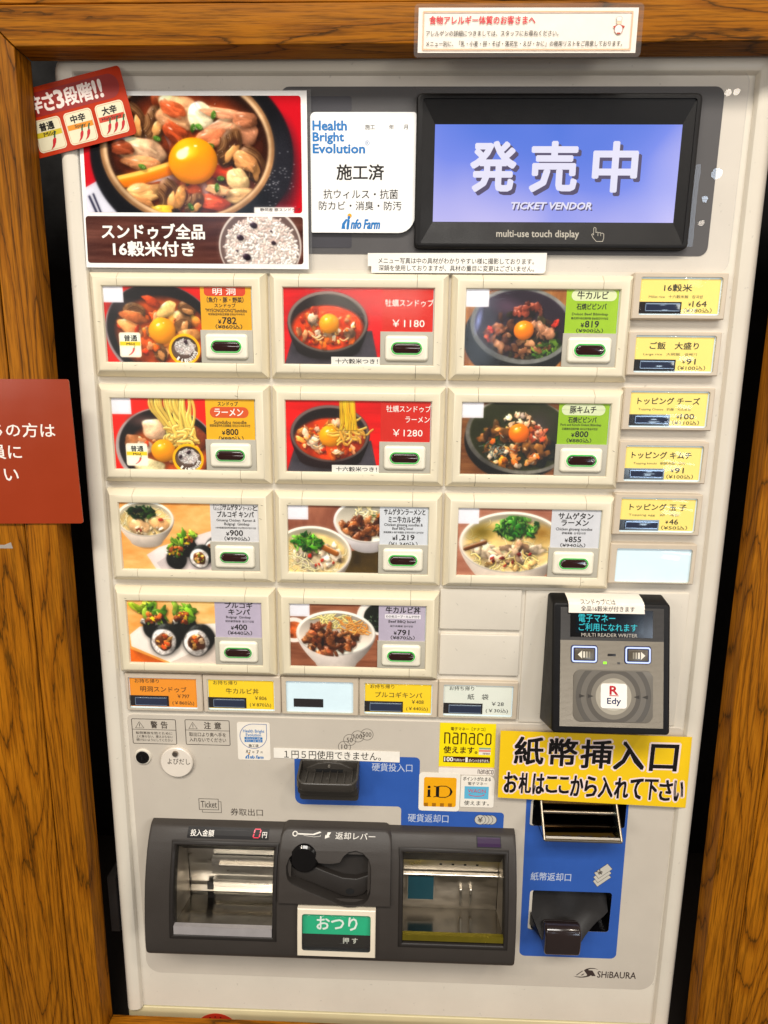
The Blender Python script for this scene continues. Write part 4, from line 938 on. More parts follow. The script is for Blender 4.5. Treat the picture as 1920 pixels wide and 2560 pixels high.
# topping buttons on the right, take-out buttons below -------------------------
def small_button(kind, x0, y0, x1, y1, wx0, wy0, wx1, wy1, front, bg, title, sub, price, tax, label, top=None, dark=(0, .645, .53, 1), r=2.0):
    b = Build(); P = rrect(x0, y0, x1, y1, .8, 3); wnd = rrect(wx0, wy0, wx1, wy1, (r * .7, r, r, r * .7), 4)
    body = mat('beige_bezel', 'c9bba8', .42, var=.08, scale=40, each=.05, specks=.2)
    R = [[(a, c, 8) for a, c in P], [(a, c, front + 1.0) for a, c in P], [(a, c, front) for a, c in inset(P, .9)]]
    b.loft(R, body, False, False); b.plate(inset(P, .9), [wnd], front, body); b.wall(wnd, front, front + 3, body)
    base = b.make(kind, M, label=label)
    w, h = wx1 - wx0, wy1 - wy0; X = lambda u: wx0 + u * w; Y = lambda v: wy0 + v * h
    b = Build(); d = front + 2.2
    back = mat('backlit_white', 'd6e3ea', .35, emit=.2, ecol='dcecff')
    b.flat(wnd, d, back)
    if bg:
        b.flat([(X(.008), Y(.045)), (X(.985), Y(.045)), (X(.985), Y(.955)), (X(.008), Y(.955))], d - .1, mat('lit_card_' + bg, bg, .4, var=.05, emit=.2))
        if top: b.text(top, X(.085), Y(.07), X(.44), Y(.20), d - .2, ink_k, .0)
        for t in title: b.text(t[0], X(t[1]), Y(t[2]), X(t[3]), Y(t[4]), d - .2, ink_k, t[5])
        if sub: b.text(sub, X(.12), Y(.465), X(.785), Y(.55), d - .2, ink('4d4030'), .0)
        for t in price: b.text(t[0], X(t[1]), Y(t[2]), X(t[3]), Y(t[4]), d - .2, ink_k, t[5])
    b.make('button_card', base, smooth=5)
    if dark:
        b = Build(); u0, v0, u1, v1 = dark; dm = mat('smoked_window', '1b1517', .12, coat=.3)
        b.box(X(u0 + .004), Y(v0), X(u1), Y(min(v1, .955)), d - .12, d - .5, dm)
        if bg:
            b.box(X(u0 + .08), Y(v0 + .04), X(u1 - .02), Y(.90), d - .5, d - 1.6, mat('smoked_lens', '1c2744', .08, coat=.5), .5)
            fm_ = mat('lens_highlight', '9fb0cc', .2, .4); b.band([(X(u0 + .085), Y(v0 + .055)), (X(u1 - .025), Y(v0 + .055))], .9 if front == 0 else .45, d - 1.64, fm_, False); b.band([(X(u0 + .085), Y(.885)), (X(u1 - .025), Y(.885))], .55, d - 1.64, fm_, False); b.band([(X(u0 + .085), Y(v0 + .06)), (X(u0 + .085), Y(.88))], .4, d - 1.64, fm_, False)  # pale strips: highlights along the lens edges put into colour
        b.make('indicator_window', base)
    b = Build(); b.slab(inset(wnd, .25), front + .5, front - 1.0, window_m, 1.1, 4, back=False); b.make('clear_button', base, smooth=60)
    return base
yel, yel2, org = 'f3d36e', 'f2c414', 'e8891a'
def pr(a, b_, v0=.62, tx=.615): return [('¥', tx, v0 + .04, tx + .035, v0 + .13, .03), (a, tx + .05, v0, tx + .05 + .058 * len(a), v0 + .15, .02), (b_, .565, v0 + .185, .91, v0 + .31, .01)]
TOP = [(-13.5, 22.5, -10.3, 19.2, '16穀米', 'Millet rice   十六穀米飯   잡곡밥', '164', '（¥180込）', 'topping button for mixed grain rice', (.30, .64)),
       (32.3, 67.5, 35.0, 64.9, 'ご飯　大盛り', 'Large rice   大碗飯   곱빼기', '91', '（¥100込）', 'topping button for a large rice', (.19, .80)),
       (77.1, 112.5, 79.8, 110.0, 'トッピング チーズ', 'Topping Cheese   奶酪   치즈토핑', '100', '（¥110込）', 'topping button for cheese', (.10, .89)),
       (121.9, 157.8, 125.2, 156.0, 'トッピング キムチ', 'Topping kimchi   朝鮮泡菜   김치', '91', '（¥100込）', 'topping button for kimchi', (.09, .86)),
       (167, 203.4, 170.4, 201.0, 'トッピング 玉 子', 'Topping egg   卵   계란', '46', '（¥50込）', 'topping button for an egg', (.125, .87)),
       (211.3, 248, 215.7, 246.6, None, None, None, None, 'blank lit topping button', None)]
for (y0, y1, wy0, wy1, t, sub, a, tx, lab, sp) in TOP:
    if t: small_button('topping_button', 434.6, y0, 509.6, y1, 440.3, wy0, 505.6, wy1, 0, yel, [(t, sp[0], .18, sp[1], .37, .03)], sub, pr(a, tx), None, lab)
    else:
        small_button('topping_button', 434.6, y0, 509.6, y1, 440.3, wy0, 506, wy1, 0, None, None, None, None, None, lab, dark=None)
def pr2(a, b_): return [('￥' + a, .70, .54, .875, .66, .0), (b_, .62, .745, .94, .90, .0)]
TAKE = [(-8.8, 64.6, -5.9, 59.6, org, '明洞スンドゥブ', (.16, .84), '797', '(￥860込)', 'take-out button, orange card'),
        (65.3, 139.2, 69.5, 133.4, yel2, '牛カルビ丼', (.27, .76), '806', '(￥870込)', 'take-out button, yellow beef bowl card'),
        (139.8, 213.0, 144.3, 208.0, None, None, None, None, None, 'blank lit take-out button'),
        (213.6, 287.4, 218.4, 282.4, yel2, 'プルコギキンパ', (.16, .85), '408', '(￥440込)', 'take-out button, yellow rice roll card'),
        (288.0, 362.2, 292.8, 357.8, 'dcd8cc', '紙　袋', (.35, .65), '28', '(￥30込)', 'take-out button, white paper bag card')]
for (x0, x1, wx0, wx1, bg, t, sp, a, tx, lab) in TAKE:
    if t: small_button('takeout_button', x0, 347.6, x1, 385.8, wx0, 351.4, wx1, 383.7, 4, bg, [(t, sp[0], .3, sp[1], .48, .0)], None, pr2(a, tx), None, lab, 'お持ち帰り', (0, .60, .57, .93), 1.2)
    else: small_button('takeout_button', x0, 347.6, x1, 385.8, wx0, 351.4, wx1, 383.7, 4, None, None, None, None, None, lab, None, (.105, .58, .55, .84), 1.6)
b = Build(); b.slab(rrect(287, 258, 360.6, 296.6, 1), 8, 5.2, face_m, .8); b.make('blank_cover', M)
b = Build(); b.slab(rrect(287.9, 301.5, 361.3, 341.6, 1), 8, 5.2, face_m, .8); b.make('blank_cover', M)
b = Build(); b.slab(rrect(364.4, 258.4, 510.5, 389.0, .8), 8, 6.4, face_m, .5); b.make('reader_mount', M)

# lower control panel ----------------------------------------------------------
CP = rrect(-11.2, 391.2, 520.5, 692, (6, 6, 15, 15), 7)
HOLE = [h for h in holes]
b = Build(); b.plate(inset(CP, .5), HOLE, 7.3, grey_sheet); b.loft([[(x, y, 8) for x, y in CP], [(x, y, 7.3) for x, y in inset(CP, .5)]], grey_sheet, False, False)
pk = mat('grey_ink', '4c443c', .5)
D = 7.2
def warn(x0, y0, x1, y1, title, lines, yd):
    b.band(rrect(x0, y0, x1, y1, 1, 2), .65, D, pk); b.band([(x0, yd), (x1, yd)], .5, D, pk, False)
    tx = x0 + 3.4; tri = [(tx, yd - 1.5), (tx + 4, yd - 8.2), (tx + 8.2, yd - 1.5)]; b.band(tri, .4, D, pk)
    b.rect(tx + 3.75, yd - 6.2, tx + 4.35, yd - 3.4, D, pk); b.rect(tx + 3.8, yd - 2.9, tx + 4.3, yd - 2.3, D, pk)
    b.text(title[0], x0 + 18.4, yd - 9.0, x0 + 24.8, yd - 1.6, D, pk, .035); b.text(title[1], x0 + 28.4, yd - 9.0, x0 + 34.8, yd - 1.6, D, pk, .035)
    n = len(lines); yy = yd + 2.2; hh = (y1 - yd - 4) / n
    for k, l in enumerate(lines): b.text(l, x0 + 3.4, yy + k * hh, x1 - 3.8, yy + k * hh + hh * .78, D, pk, .012)
warn(-6.8, 396.3, 36.0, 422.5, '警告', ['転倒事故を防ぐために', '上に乗らない、揺さぶらない', '傾けないようにしてください'], 407.4)
warn(45.3, 395.9, 88.2, 422.2, '注意', ['取出口より奥へ手を', '入れないでください'], 406.8)
for (x, y, t) in ((199.3, 420.3, '10'), (204.4, 412.9, '50'), (212.2, 408.9, '100'), (221, 406.6, '500')):
    wv = 2.9 if len(t) == 2 else 4.2
    b.flat(ring(x, y, 5.9, n=28), D + .02 - .004 * x / 10 + .05, grey_sheet); b.band(ring(x, y, 5.9, n=32), .42, D - .0004 * x, pk); b.text(t, x - wv, y - 2.4, x + wv, y + 2.5, D - .1, pk, .0)
b.band([(54.6, 481.5), (73.9, 481.5), (73.9, 493.6), (54.6, 493.6)], .55, D, pk); b.band([(74.4, 484.3), (76.6, 484.3), (76.6, 496.6), (57.5, 496.6), (57.5, 494.2)], .5, D, pk, False)
b.text('Ticket', 56.4, 484, 72.2, 491.3, D, pk, .0); b.text('券取出口', 85.8, 491.2, 118, 499.2, D, pk, .0)
lg = mat('logo_ink', '3c302c', .4)                                  # maker's mark and name
b.flat([(447.4, 669.6), (449.8, 667.7), (453.6, 666.5), (458, 666.6), (462.4, 668.2), (458, 667.5), (454, 667.6), (451.8, 668.6), (455.6, 675.2), (453.2, 677.2), (449, 678.6), (444, 679), (440, 678.4), (437, 677.3), (441, 677.8), (446, 677.8), (450.4, 676.6), (451.2, 675.3)], D, lg)
b.flat([(452.2, 669.4), (456.2, 669.6), (460, 676.4), (455.9, 676.6), (453, 670.6)], D, lg); b.flat([(439.4, 676.2), (445.6, 670.4), (446.8, 670.4), (440.8, 676.2)], D, lg); b.flat([(444.4, 676.2), (447.2, 673.9), (448.4, 673.9), (446.2, 676.2)], D, lg)
b.text('SHiBAURA', 461.6, 670.2, 501.2, 678.2, D, lg, .012)
b.make('control_panel', M, smooth=20)
b = Build()                                                        # blue field behind the coin slot
def arc(cx, cy, r, a0, a1, n=6): return [(cx + r * math.cos(math.radians(a0 + (a1 - a0) * k / (n - 1))), cy + r * math.sin(math.radians(a0 + (a1 - a0) * k / (n - 1)))) for k in range(n)]
BL = arc(154, 433, 3.5, 180, 270) + arc(267.8, 434.3, 4.6, 270, 360) + [(272.4, 487.2)] + arc(352.4, 491, 3.6, 270, 360) + [(356, 506), (255.2, 506)] + arc(251.2, 488, 4, 0, -90) + arc(158.5, 476.5, 8, 90, 180)
b.flat(BL, 7.18, blue_m)
bw = mat('pale_print', 'b9c4da', .5)
b.text('硬貨投入口', 226, 436.8, 265.2, 445.6, 7.1, bw, .01); b.text('硬貨返却口', 262, 491.4, 301.8, 500.6, 7.1, bw, .01)
cg = mat('pale_grey_print', 'c3bfb4', .5)
for k in (3, 2, 1): b.flat(ring(332.9 + 3.7 * k, 495.9, 5.1, n=24), 7.12 - .012 * (3 - k), cg); b.band(ring(332.9 + 3.7 * k, 495.9, 5.1, n=28), .5, 7.115 - .012 * (3 - k), pk)
b.flat(ring(332.9, 495.9, 5.4, n=28), 7.07, cg); b.band(ring(332.9, 495.9, 5.4, n=28), .45, 7.06, pk); b.text('¥', 330.4, 492.8, 335.5, 499, 7.05, pk, .01)
b.make('coin_sign_panel', M, smooth=10)
b = Build()                                                        # blue field for banknotes
BB = rrect(376.8, 466, 475.8, 654.2, (0, 0, 6, 6), 6)
def btaper(x, y, d): return (x + (y - 466) * .016, y, d)
b.plate([btaper(x, y, 0)[:2] for x, y in BB], [rrect(386.5, 575, 468.5, 622, 3, 3), rrect(381.5, 472, 474, 501, 2.5, 3)], 7.18, blue_m)
b.text('紙幣返却口', 386.2, 553.8, 426.2, 563.2, 7.1, bw, .01)
nx, ny = 448.2, 541.4
for k, (ox, oy) in enumerate(((0, 9.6), (0, 4.9), (.4, 0))):
    q = [(nx + ox, ny + oy + 11), (nx + ox + 12.4, ny + oy), (nx + ox + 17.6, ny + oy + 6), (nx + ox + 4.8, ny + oy + 17.4)]
    b.flat(q, 7.12 - .03 * k, cg); b.band(q, .4, 7.105 - .03 * k, pk)
b.text('¥', nx + 3.4, ny + 7.2, nx + 8.6, ny + 13, 7.02, pk, .02, rot=-.75)
b.make('banknote_sign_panel', M, smooth=10)
b = Build()                                                        # lock
b.cyl((2, 436.6, 7.4), (2, 436.6, 5.6), 8.6, 7.6, face_m, 36); b.cyl((2, 436.6, 5.6), (2, 436.6, 4.4), 6.6, 6.0, black_pl, 32); b.cyl((2, 436.6, 4.4), (2, 436.6, 3.9), 3.3, 3.0, black_gl, 24)
b.rect(1.6, 434.6, 2.4, 438.6, 3.86, mat('keyhole', '050505', .8)); b.make('key_lock', M)

# coin slot ----------------------------------------------------------------------
b = Build(); cs = mat('coin_slot_grey', '36322d', .36, var=.1, scale=40, bump=.3, bscale=1500)
b.slab(rrect(157.5, 450, 214, 468.4, (1.5, 1.5, 3, 3), 3), 7.4, -8, cs, 1.2)              # lower block
b.slab(rrect(156.4, 445.4, 213.6, 459.5, (1.5, 1.5, 4, 4), 3), 7.4, -13, cs, 1.4)
def basin(k):                                                      # outline of the basin seen from above: (x, d)
    w = 28.8 - k; dd = -24 + k; c = 185.2; r = 9 - k * .5
    return [(c - w, 7.3)] + [(c - w + r - r * math.cos(math.radians(a)), dd + r - r * math.sin(math.radians(a))) for a in range(0, 91, 15)] + [(c + w - r + r * math.sin(math.radians(a)), dd + r - r * math.cos(math.radians(a))) for a in range(0, 91, 15)] + [(c + w, 7.3)]
o0, i0 = basin(0), basin(1.9)
yt = lambda d: 434.6 + (7.3 - d) * .16                              # the rim rises towards the machine
b.loft([[(x + (185.2 - x) * .03, 448.4, d + 1.5) for x, d in o0], [(x, 446.5, d) for x, d in o0], [(x, yt(d) + .5, d) for x, d in o0], [(x + (185.2 - x) * .012, yt(d), d + .5) for x, d in o0],
        [(x, yt(d) + .4, d) for x, d in i0], [(x, 444.8, d) for x, d in i0]], cs, True, True)
for k in range(7):
    xx = 164 + k * 7.2; b.box(xx, 442.6, xx + 1.0, 445.0, 3, -19, cs)
b.box(158.5, 434.4, 212, 446, 7.3, 4.6, cs, .6)
b.slab([(163, 445.6), (163, 440.5), (174, 435.5), (185, 433.8), (197, 435.5), (208, 440.5), (208, 445.6)], 4.6, 1.5, cs, .6)
b.rect(172, 441.2, 198.4, 444.6, 1.42, mat('slot_black', '030303', .9)); b.box(166, 440.2, 204, 440.8, 1.5, 1.1, cs)
for xx in (166, 182, 198): b.box(xx, 451.6, xx + 4.6, 453.4, -12.9, -13.1, mat('slot_black', '030303', .9))
slot = b.make('coin_slot', M, smooth=40)
b = Build(); b.cyl((185, 437.4, 1.4), (185, 437.4, -.4), 1.5, 1.2, mirror, 18); b.make('reject_pin', slot)

# dispensing unit: a dark housing that leans out towards the bottom -----------------------
FY = [(504.6, 7.4), (504.8, 1.0), (505.6, -1.4), (507.5, -3.6), (511, -6.6), (517, -11), (525, -15.4), (538, -20.6), (553, -25.4), (570, -29), (590, -32.2), (610, -33.8), (618, -33.9), (623, -33), (626, -31), (627.6, -27.6), (628.4, -21), (630, 7.4)]
def front(y):
    for (a, p), (c, q) in zip(FY[1:], FY[2:]):
        if a <= y <= c: return p + (q - p) * (y - a) / (c - a)
    return FY[1][1] if y < FY[1][0] else FY[-1][1]
TR = (35.8, 517.6, 134.0, 602.2); RT = (256.8, 518, 355.6, 603)
b = Build(); X0, X1 = 8.0, 366.6
hs = [TR, RT, (150, 522, 224, 560)]
xs = sorted([X0, X0 + .5, X0 + 1.6, X0 + 3, X1 - 3, X1 - 1.6, X1 - .5, X1] + [h[k] for h in hs for k in (0, 2)])
ysl = sorted([q[0] for q in FY] + [h[k] for h in hs for k in (1, 3)])
edge = lambda x: (lambda t: 2.2 * (1 - math.sqrt(max(0, 1 - (1 - t) ** 2))) if t < 1 else 0)(min(x - X0, X1 - x) / 3.0)
lean = lambda x, y: x
for i in range(len(ysl) - 1):
    for j in range(len(xs) - 1):
        y0, y1, x0, x1 = ysl[i], ysl[i + 1], xs[j], xs[j + 1]; cx, cy = (x0 + x1) / 2, (y0 + y1) / 2
        if any(h[0] < cx < h[2] and h[1] < cy < h[3] for h in hs): continue
        b.face([(x, y, min(7.4, front(y) + edge(x)) if 504.7 < y < 629 else 7.4) for x, y in ((x0, y0), (x1, y0), (x1, y1), (x0, y1))], dark_pl)
for x in (X0, X1): b.face([(x, y, min(7.4, d + 2.2) if 504.7 < y < 629 else 7.4) for y, d in FY], dark_pl)
bm_merge = True
unit = b.make('dispensing_unit', M, smooth=40)
_bm = bmesh.new(); _bm.from_mesh(unit.data); bmesh.ops.remove_doubles(_bm, verts=_bm.verts, dist=1e-6); bmesh.ops.recalc_face_normals(_bm, faces=_bm.faces); _bm.to_mesh(unit.data); _bm.free()
unit.data.polygons.foreach_set('use_smooth', [True] * len(unit.data.polygons)); unit.data.set_sharp_from_angle(angle=math.radians(32))
def on(off):
    return lambda x, y, d: (x, y, front(y) + d - off)
def on_slab(b, outl, d, m, ny=10):                                  # a sheet following the curved front, cut in rows
    y0, y1 = min(p[1] for p in outl), max(p[1] for p in outl)
b = Build()                                                        # amount display, follows the slope
A0, A1 = (49.0, 490.9 + 5.2, 0), None
def slope(x, y, d):
    yy = 505.3 + (y - 491) * 8 / 14.0; return (x - 4.2, yy, front(yy) - .25 + d)
b.xf = slope
dm = mat('display_black', '0d090a', .4, spec=.25)
ya, yb = 491.0 + .8, 505.0
ysd = np.linspace(ya, yb, 17)
for k in range(16): b.face([(50.6, ysd[k], -.25), (130.6, ysd[k], -.25), (130.6, ysd[k + 1], -.25), (50.6, ysd[k + 1], -.25)], dm)
b.text('投入金額', 53.6, 494.4, 76.6, 502.4, -.45, ink_w, .0); b.text('円', 124.2, 495.4, 128.6, 502.2, -.45, ink_w, .0)
seg = mat('red_segment', '300308', .3, emit=1.3, ecol='ff1f48'); x0, y0, x1, y1 = 115.4, 491.9, 122.4, 502.6
for (p, q) in (((x0 + 1.2, y0 + .6), (x1 - .4, y0 + .6)), ((x0 + .2, y1 - .4), (x1 - 1.6, y1 - .4))): b.band([p, q], 1.0, -.5, seg, False)
for (p, q) in (((x0 + 1.1, y0 + 1.3), (x0 + .6, y0 + 4.8)), ((x0 + .5, y0 + 5.8), (x0, y1 - 1.2)), ((x1, y0 + 1.3), (x1 - .5, y0 + 4.8)), ((x1 - .6, y0 + 5.8), (x1 - 1.1, y1 - 1.2))): b.band([p, q], 1.1, -.5, seg, False)
b.xf = None
b.make('amount_display', unit, smooth=60)
def tray(name, T, back, lip_m, kind):
    x0, y0, x1, y1 = T; b = Build(); f = front
    side = [(y0, f(y0)), (y1, f(y1))]
    # raised lip round the mouth
    n = 12; L = []
    for k in range(n + 1): L.append((x0, y0 + (y1 - y0) * k / n, -1, 0))
    R_ = [(x1, y1 + (y0 - y1) * k / n, 1, 0) for k in range(n + 1)]
    pth = L + R_
    pth[0] = (x0, y0, -1, -1); pth[n] = (x0, y1, -1, 1); pth[n + 1] = (x1, y1, 1, 1); pth[-1] = (x1, y0, 1, -1)
    rows = [[(x + nx * o, y + ny * o, f(y) + dd) for o, dd in ((-1.4, 9), (-1.4, .4), (-.6, -1.2), (1.0, -1.6), (2.6, -.8), (3.4, .6))] for x, y, nx, ny in pth]
    k = 6; N_ = len(rows); F = []
    for i in range(N_):
        for j in range(k - 1): F.append((i * k + j, i * k + j + 1, ((i + 1) % N_) * k + j + 1, ((i + 1) % N_) * k + j))
    b.add([p for r in rows for p in r], F, dark_pl2)
    lip = b.make(name, unit, smooth=50)
    b = Build(); x0 += 1.2; x1 -= 1.2; y0 += 1.2; y1 -= 1.2        # metal pocket
    fl = [(y1 - 10, f(y1) + 3), (y1 + 6, -8), (y1 + 9, back)]
    ym = y0 + (y1 - y0) * 1.06
    b.face([(x0, y0, f(y0)), (x0, y1, f(y1)), (x0, ym + 6, back), (x0, y0, back)], steel_d); b.face([(x1, y0, f(y0)), (x1, y1, f(y1)), (x1, ym + 6, back), (x1, y0, back)], steel_d)
    b.face([(x0, y0, f(y0)), (x1, y0, f(y0)), (x1, y0 + 20, back - 8), (x0, y0 + 20, back - 8)], black_pl)
    b.face([(x0, y0 + 10, back), (x1, y0 + 10, back), (x1, ym - 2, back + 3), (x0, ym - 2, back + 3)], steel_d if kind else steel)
    b.face([(x0, ym - 2, back + 3), (x1, ym - 2, back + 3), (x1, y1 - 9.5, f(y1) + 2.5), (x0, y1 - 9.5, f(y1) + 2.5)], mat('tray_floor', '8a857c', .14, 1.0, var=.25, scale=20, rvar=.5))
    if kind == 0:
        b.box(x0 + 26, y0 + 34, x1 - .5, y0 + 52, back, back - 5, steel); b.box(x0 + 34, y0 + 38.5, x1 - .5, y0 + 41, back - 5, back - 8, steel_d, .5)
        b.box(x0 + 26, y0 + 60, x1 - .5, y0 + 78, back + 2, back - 3, steel); b.box(x0 + .5, y0 + 70, x1 - .5, y0 + 71, back, back - 8, mirror)
        b.box(x0 + 19, y0 + 66, x0 + 25, y0 + 86, back, back - 2, black_pl)
    else:
        b.box(x0 + 5, y0 + 44, x0 + 32, y0 + 73, back + 2, back - .6, mat('teal_window', '1f4650', .12, coat=.4))
        b.band(rrect(x0 + 5, y0 + 44, x0 + 32, y0 + 73, .5, 2), 1.0, back - .7, steel_d)
        for xx in (x0 + 58, x0 + 68): b.box(xx, y0 + 58, xx + 2.2, y0 + 78, back + 2, back - 2.4, steel, .8)
        b.box(x0 + .4, y0 + 40, x1 - .4, y0 + 42.5, back, back - 4, steel, 1)
        for xx in (x0 + 36, x0 + 48, x0 + 60, x0 + 72): b.rect(xx, y0 + 22, xx + 2.6, y0 + 24, back - 9.4, mat('slot_black', '030303', .9))
    b.make('metal_pocket', lip, smooth=15)
    b = Build(); yy = y1 - 9.8; b.loft([[(x0 + .3, yy, f(y1) + 4), (x1 - .3, yy, f(y1) + 4)] + [(x1 - .3, yy, f(y1) - .4), (x0 + .3, yy, f(y1) - .4)], [(x0 + .3, yy + (8.6 if kind == 0 else 5.6), f(y1) + 4), (x1 - .3, yy + (8.6 if kind == 0 else 5.6), f(y1) + 4), (x1 - .3, yy + (8.6 if kind == 0 else 5.6), f(y1) - 1.0), (x0 + .3, yy + (8.6 if kind == 0 else 5.6), f(y1) - 1.0)]], lip_m)
    b.make('tray_edge', lip)
tray('ticket_tray', TR, 16, mat('bright_metal_edge', 'b9b4b4', .32, .4, var=.1, scale=80), 0)
tray('coin_tray', RT, 10, mat('yellow_edge', '8f8128', .25, .7, var=.25, scale=30, stretch=(1.5, 1, 1)), 1)
# return lever housing
b = Build(); HX0, HX1, HY0, HY1 = 138.6, 246.2, 502.2, 563.6
def hd(y): return front(y) - 5.0 if y > 511 else front(511) - 5.0 + (511 - y) * .92
REC = [(148.4, 524.5), (148.0, 517), (150.6, 508), (156, 501.5), (164, 499.2), (171, 501.4), (176.3, 508.8), (178.6, 512.2), (184, 512.9), (192, 512.8), (198.4, 511), (201.6, 505), (206.4, 500.6), (213, 499), (220, 501.4), (225.6, 507.4), (227.8, 515.4), (228, 530), (227.6, 544), (225.4, 551.6), (221.4, 557), (214, 560.2), (207, 560.8), (200, 559.6), (191.3, 555), (172, 545.6), (154, 536.6), (150, 531.6)]
REC = [(x - 2.4 + 1.8 * (x - 148) / 80, 516.3 + (y - 499) * .771) for x, y in REC]
ho = rrect(HX0, HY0, HX1, HY1, (7, 7, 0, 0), 6)
def fine(p, st=2.5):
    out = []
    for i in range(len(p)):
        a, c = Vector(p[i]), Vector(p[(i + 1) % len(p)]); n = max(1, int((c - a).length / st))
        out += [tuple(a + (c - a) * k / n) for k in range(n)]
    return out
hof = fine(ho); rf = fine(REC, 2)
b.xf = lambda x, y, d: (x, y, hd(y) + d)
i1 = inset(ho, 1.6); i1f = [tuple(p) for p in inset(hof, 1.6)]
b.plate(i1f, [rf], 0, dark_pl)
b.loft([[(x, y, 11) for x, y in hof], [(x, y, 1.6) for x, y in hof], [(x, y, .5) for x, y in inset(hof, .5)], [(x, y, 0) for x, y in i1f]], dark_pl, False, False)
b.loft([[(x, y, 0) for x, y in rf], [(x, y, .8) for x, y in inset(rf, .6)], [(x, y, 15) for x, y in inset(rf, 1.2)]], dark_pl2, False, True)
pw = ink('d9d4ca')
_x = b.xf; b.xf = lambda x, y, d: _x(x - 2.2, 504.2 + (y - 490.2) * .58, d)
b.band(ring(154.6, 493.6, 2.1, 2.6, n=20), 1.0, -.2, pw); b.flat([(156.6, 492.9), (172, 493.2), (178.6, 490.4), (180.2, 491.6), (173, 494.6), (156.6, 494.4)], -.2, pw)
b.band([(163, 495.2), (173, 496.6), (179.4, 495.6), (179.2, 494.4)], .35, -.2, pw, False); b.flat([(186.2, 491), (189.6, 491), (187.4, 495.4), (188.8, 496), (183.8, 498.2), (184.2, 493.8), (185.2, 494.8)], -.2, pw)
b.text('返却レバー', 194, 490.6, 232.6, 498.4, -.2, pw, .0); b.xf = _x
b.xf = None
hous = b.make('lever_housing', unit, smooth=35)
b = Build()                                                        # the lever itself
sub = [(151, 532), (150, 526), (158, 523.4), (168, 523), (185, 530), (201, 535.4), (214, 536), (226.4, 531.5), (226.6, 541), (224.6, 546.8), (220.6, 551.4), (213.6, 554.2), (206.6, 554.6), (200.2, 553.4), (192, 549.6), (172.6, 541.4), (155, 535.6)]
sub = [(x - 2.4 + 1.8 * (x - 148) / 80, 516.3 + (y - 503.6) * .8965) for x, y in sub]
b.xf = lambda x, y, d: (x, y, hd(y) + d)
b.slab(fine(sub, 3), 15, 9.5, dark_pl2, 1.0)
b.flat(ring(207, 556.6, 4.2, 2.8, 24), 9.4, mat('slot_black', '030303', .9))
b.xf = None
d0 = hd(525) + 4.2; b.cyl((162.4, 527.4, d0 + 15), (162.4, 525.4, d0 - 1.5), 13.6, 13.6, black_gl, 40, False); b.cyl((162.4, 525.4, d0 - 1.5), (162.4, 525.2, d0 - 3.2), 13.6, 11.6, black_gl, 40)
b.make('return_lever', hous, smooth=35)
b = Build()                                                        # change button
CX0, CX1, CY0, CY1 = 157.8, 232.4, 566.8, 614.6
b.xf = lambda x, y, d: (x, y, front(y) + d)
ivory = mat('ivory_bezel', 'e2d6c0', .36, var=.05, scale=50)
co = fine([(CX0, CY0), (CX1, CY0), (CX1, CY1), (CX0, CY1)], 6); cwn = fine(rrect(162.2, 571.6, 227.8, 608.2, 2.4, 3), 6)
b.loft([[(x, y, 1) for x, y in co], [(x, y, -4.6) for x, y in co], [(x, y, -5.2) for x, y in inset(co, .7)]], ivory, False, False)
b.plate(inset(co, .7), [cwn], -5.2, ivory); b.wall(cwn, -5.2, 1.0, black_pl)
cb = b.make('change_button', unit, smooth=30)
b = Build(); b.xf = lambda x, y, d: (x, y, front(y) + d)
gm = mat('green_card', '18a878', .3, var=.08, scale=60); km = mat('black_card', '1d1711', .25)
for (a, c, m) in ((571.6, 575, mat('dark_green_card', '0d4a38', .3)), (575, 594.4, gm), (594.4, 608.2, km)): b.rect(162.2, a, 227.8, c, -.9, m)
b.text('おつり', 176, 577, 214.8, 589.6, -1.15, ink('dfe3da'), .035); b.text('押 す', 201, 597.2, 215.4, 603.4, -1.15, ink('cfcabd'), .02)
b.make('button_card', cb, smooth=5)
b = Build(); b.xf = lambda x, y, d: (x, y, front(y) + d)
b.slab(inset(cwn, .3), -3.6, -6.4, window_m, 1.5, 4, False); b.make('clear_button', cb, smooth=60)
b = Build(); b.xf = lambda x, y, d: (x, y, front(y) + d)
for a in np.arange(506.2, 513.8, .8):
    b.rect(328.4, a, 352.2, a + .8, -.35, black_pl)
    if 506.8 < a < 513: b.rect(329.4, a, 351.4, a + .8, -.6, mat('purple_filter', '2a0838', .4, spec=.2))

b.make('sensor_window', unit, smooth=60)

# banknote inlet: a chrome scoop in a dark recess ------------------------------------
b = Build(); R0 = rrect(381.5, 472, 474, 501, 2.5, 3)
b.loft([[(x, y, 7.3) for x, y in R0], [(x, y, 24) for x, y in R0]], black_pl, False, True); inlet = b.make('banknote_inlet', M)
b = Build(); sx0, sx1 = 391.0, 461.6
sl, sr = sx0, sx1
def scoop(x0, x1, o, m):
    top_, bot = (466.5, 9), (494.8, -18.5)
    b.face([(x0, top_[0], 9 + 14), (x0, top_[0], 8), (x0, bot[0], bot[1]), (x0, bot[0] + 5, 22)], m); b.face([(x1, top_[0], 23), (x1, top_[0], 8), (x1, bot[0], bot[1]), (x1, bot[0] + 5, 22)], mat('cyan_sheen_steel', 'a9cfe0', .28, 1.0, var=.35, scale=60, rvar=.4))  # right wall's bluish tint: cyan reflections put into the steel colour
scoop(sl, sr, 0, mirror); scoop(sl - 1.4, sr + 1.4, 0, mirror)
b.face([(sl, 494.8, -18.5), (sr, 494.8, -18.5), (sr, 486, 20), (sl, 486, 20)], mat('dark_mirror', '3a342e', .06, 1.0, rvar=.4))           # floor
b.face([(sl - 1.4, 496.4, -18.7), (sr + 1.4, 496.4, -18.7), (sr + 1.4, 501, 22), (sl - 1.4, 501, 22)], mirror)
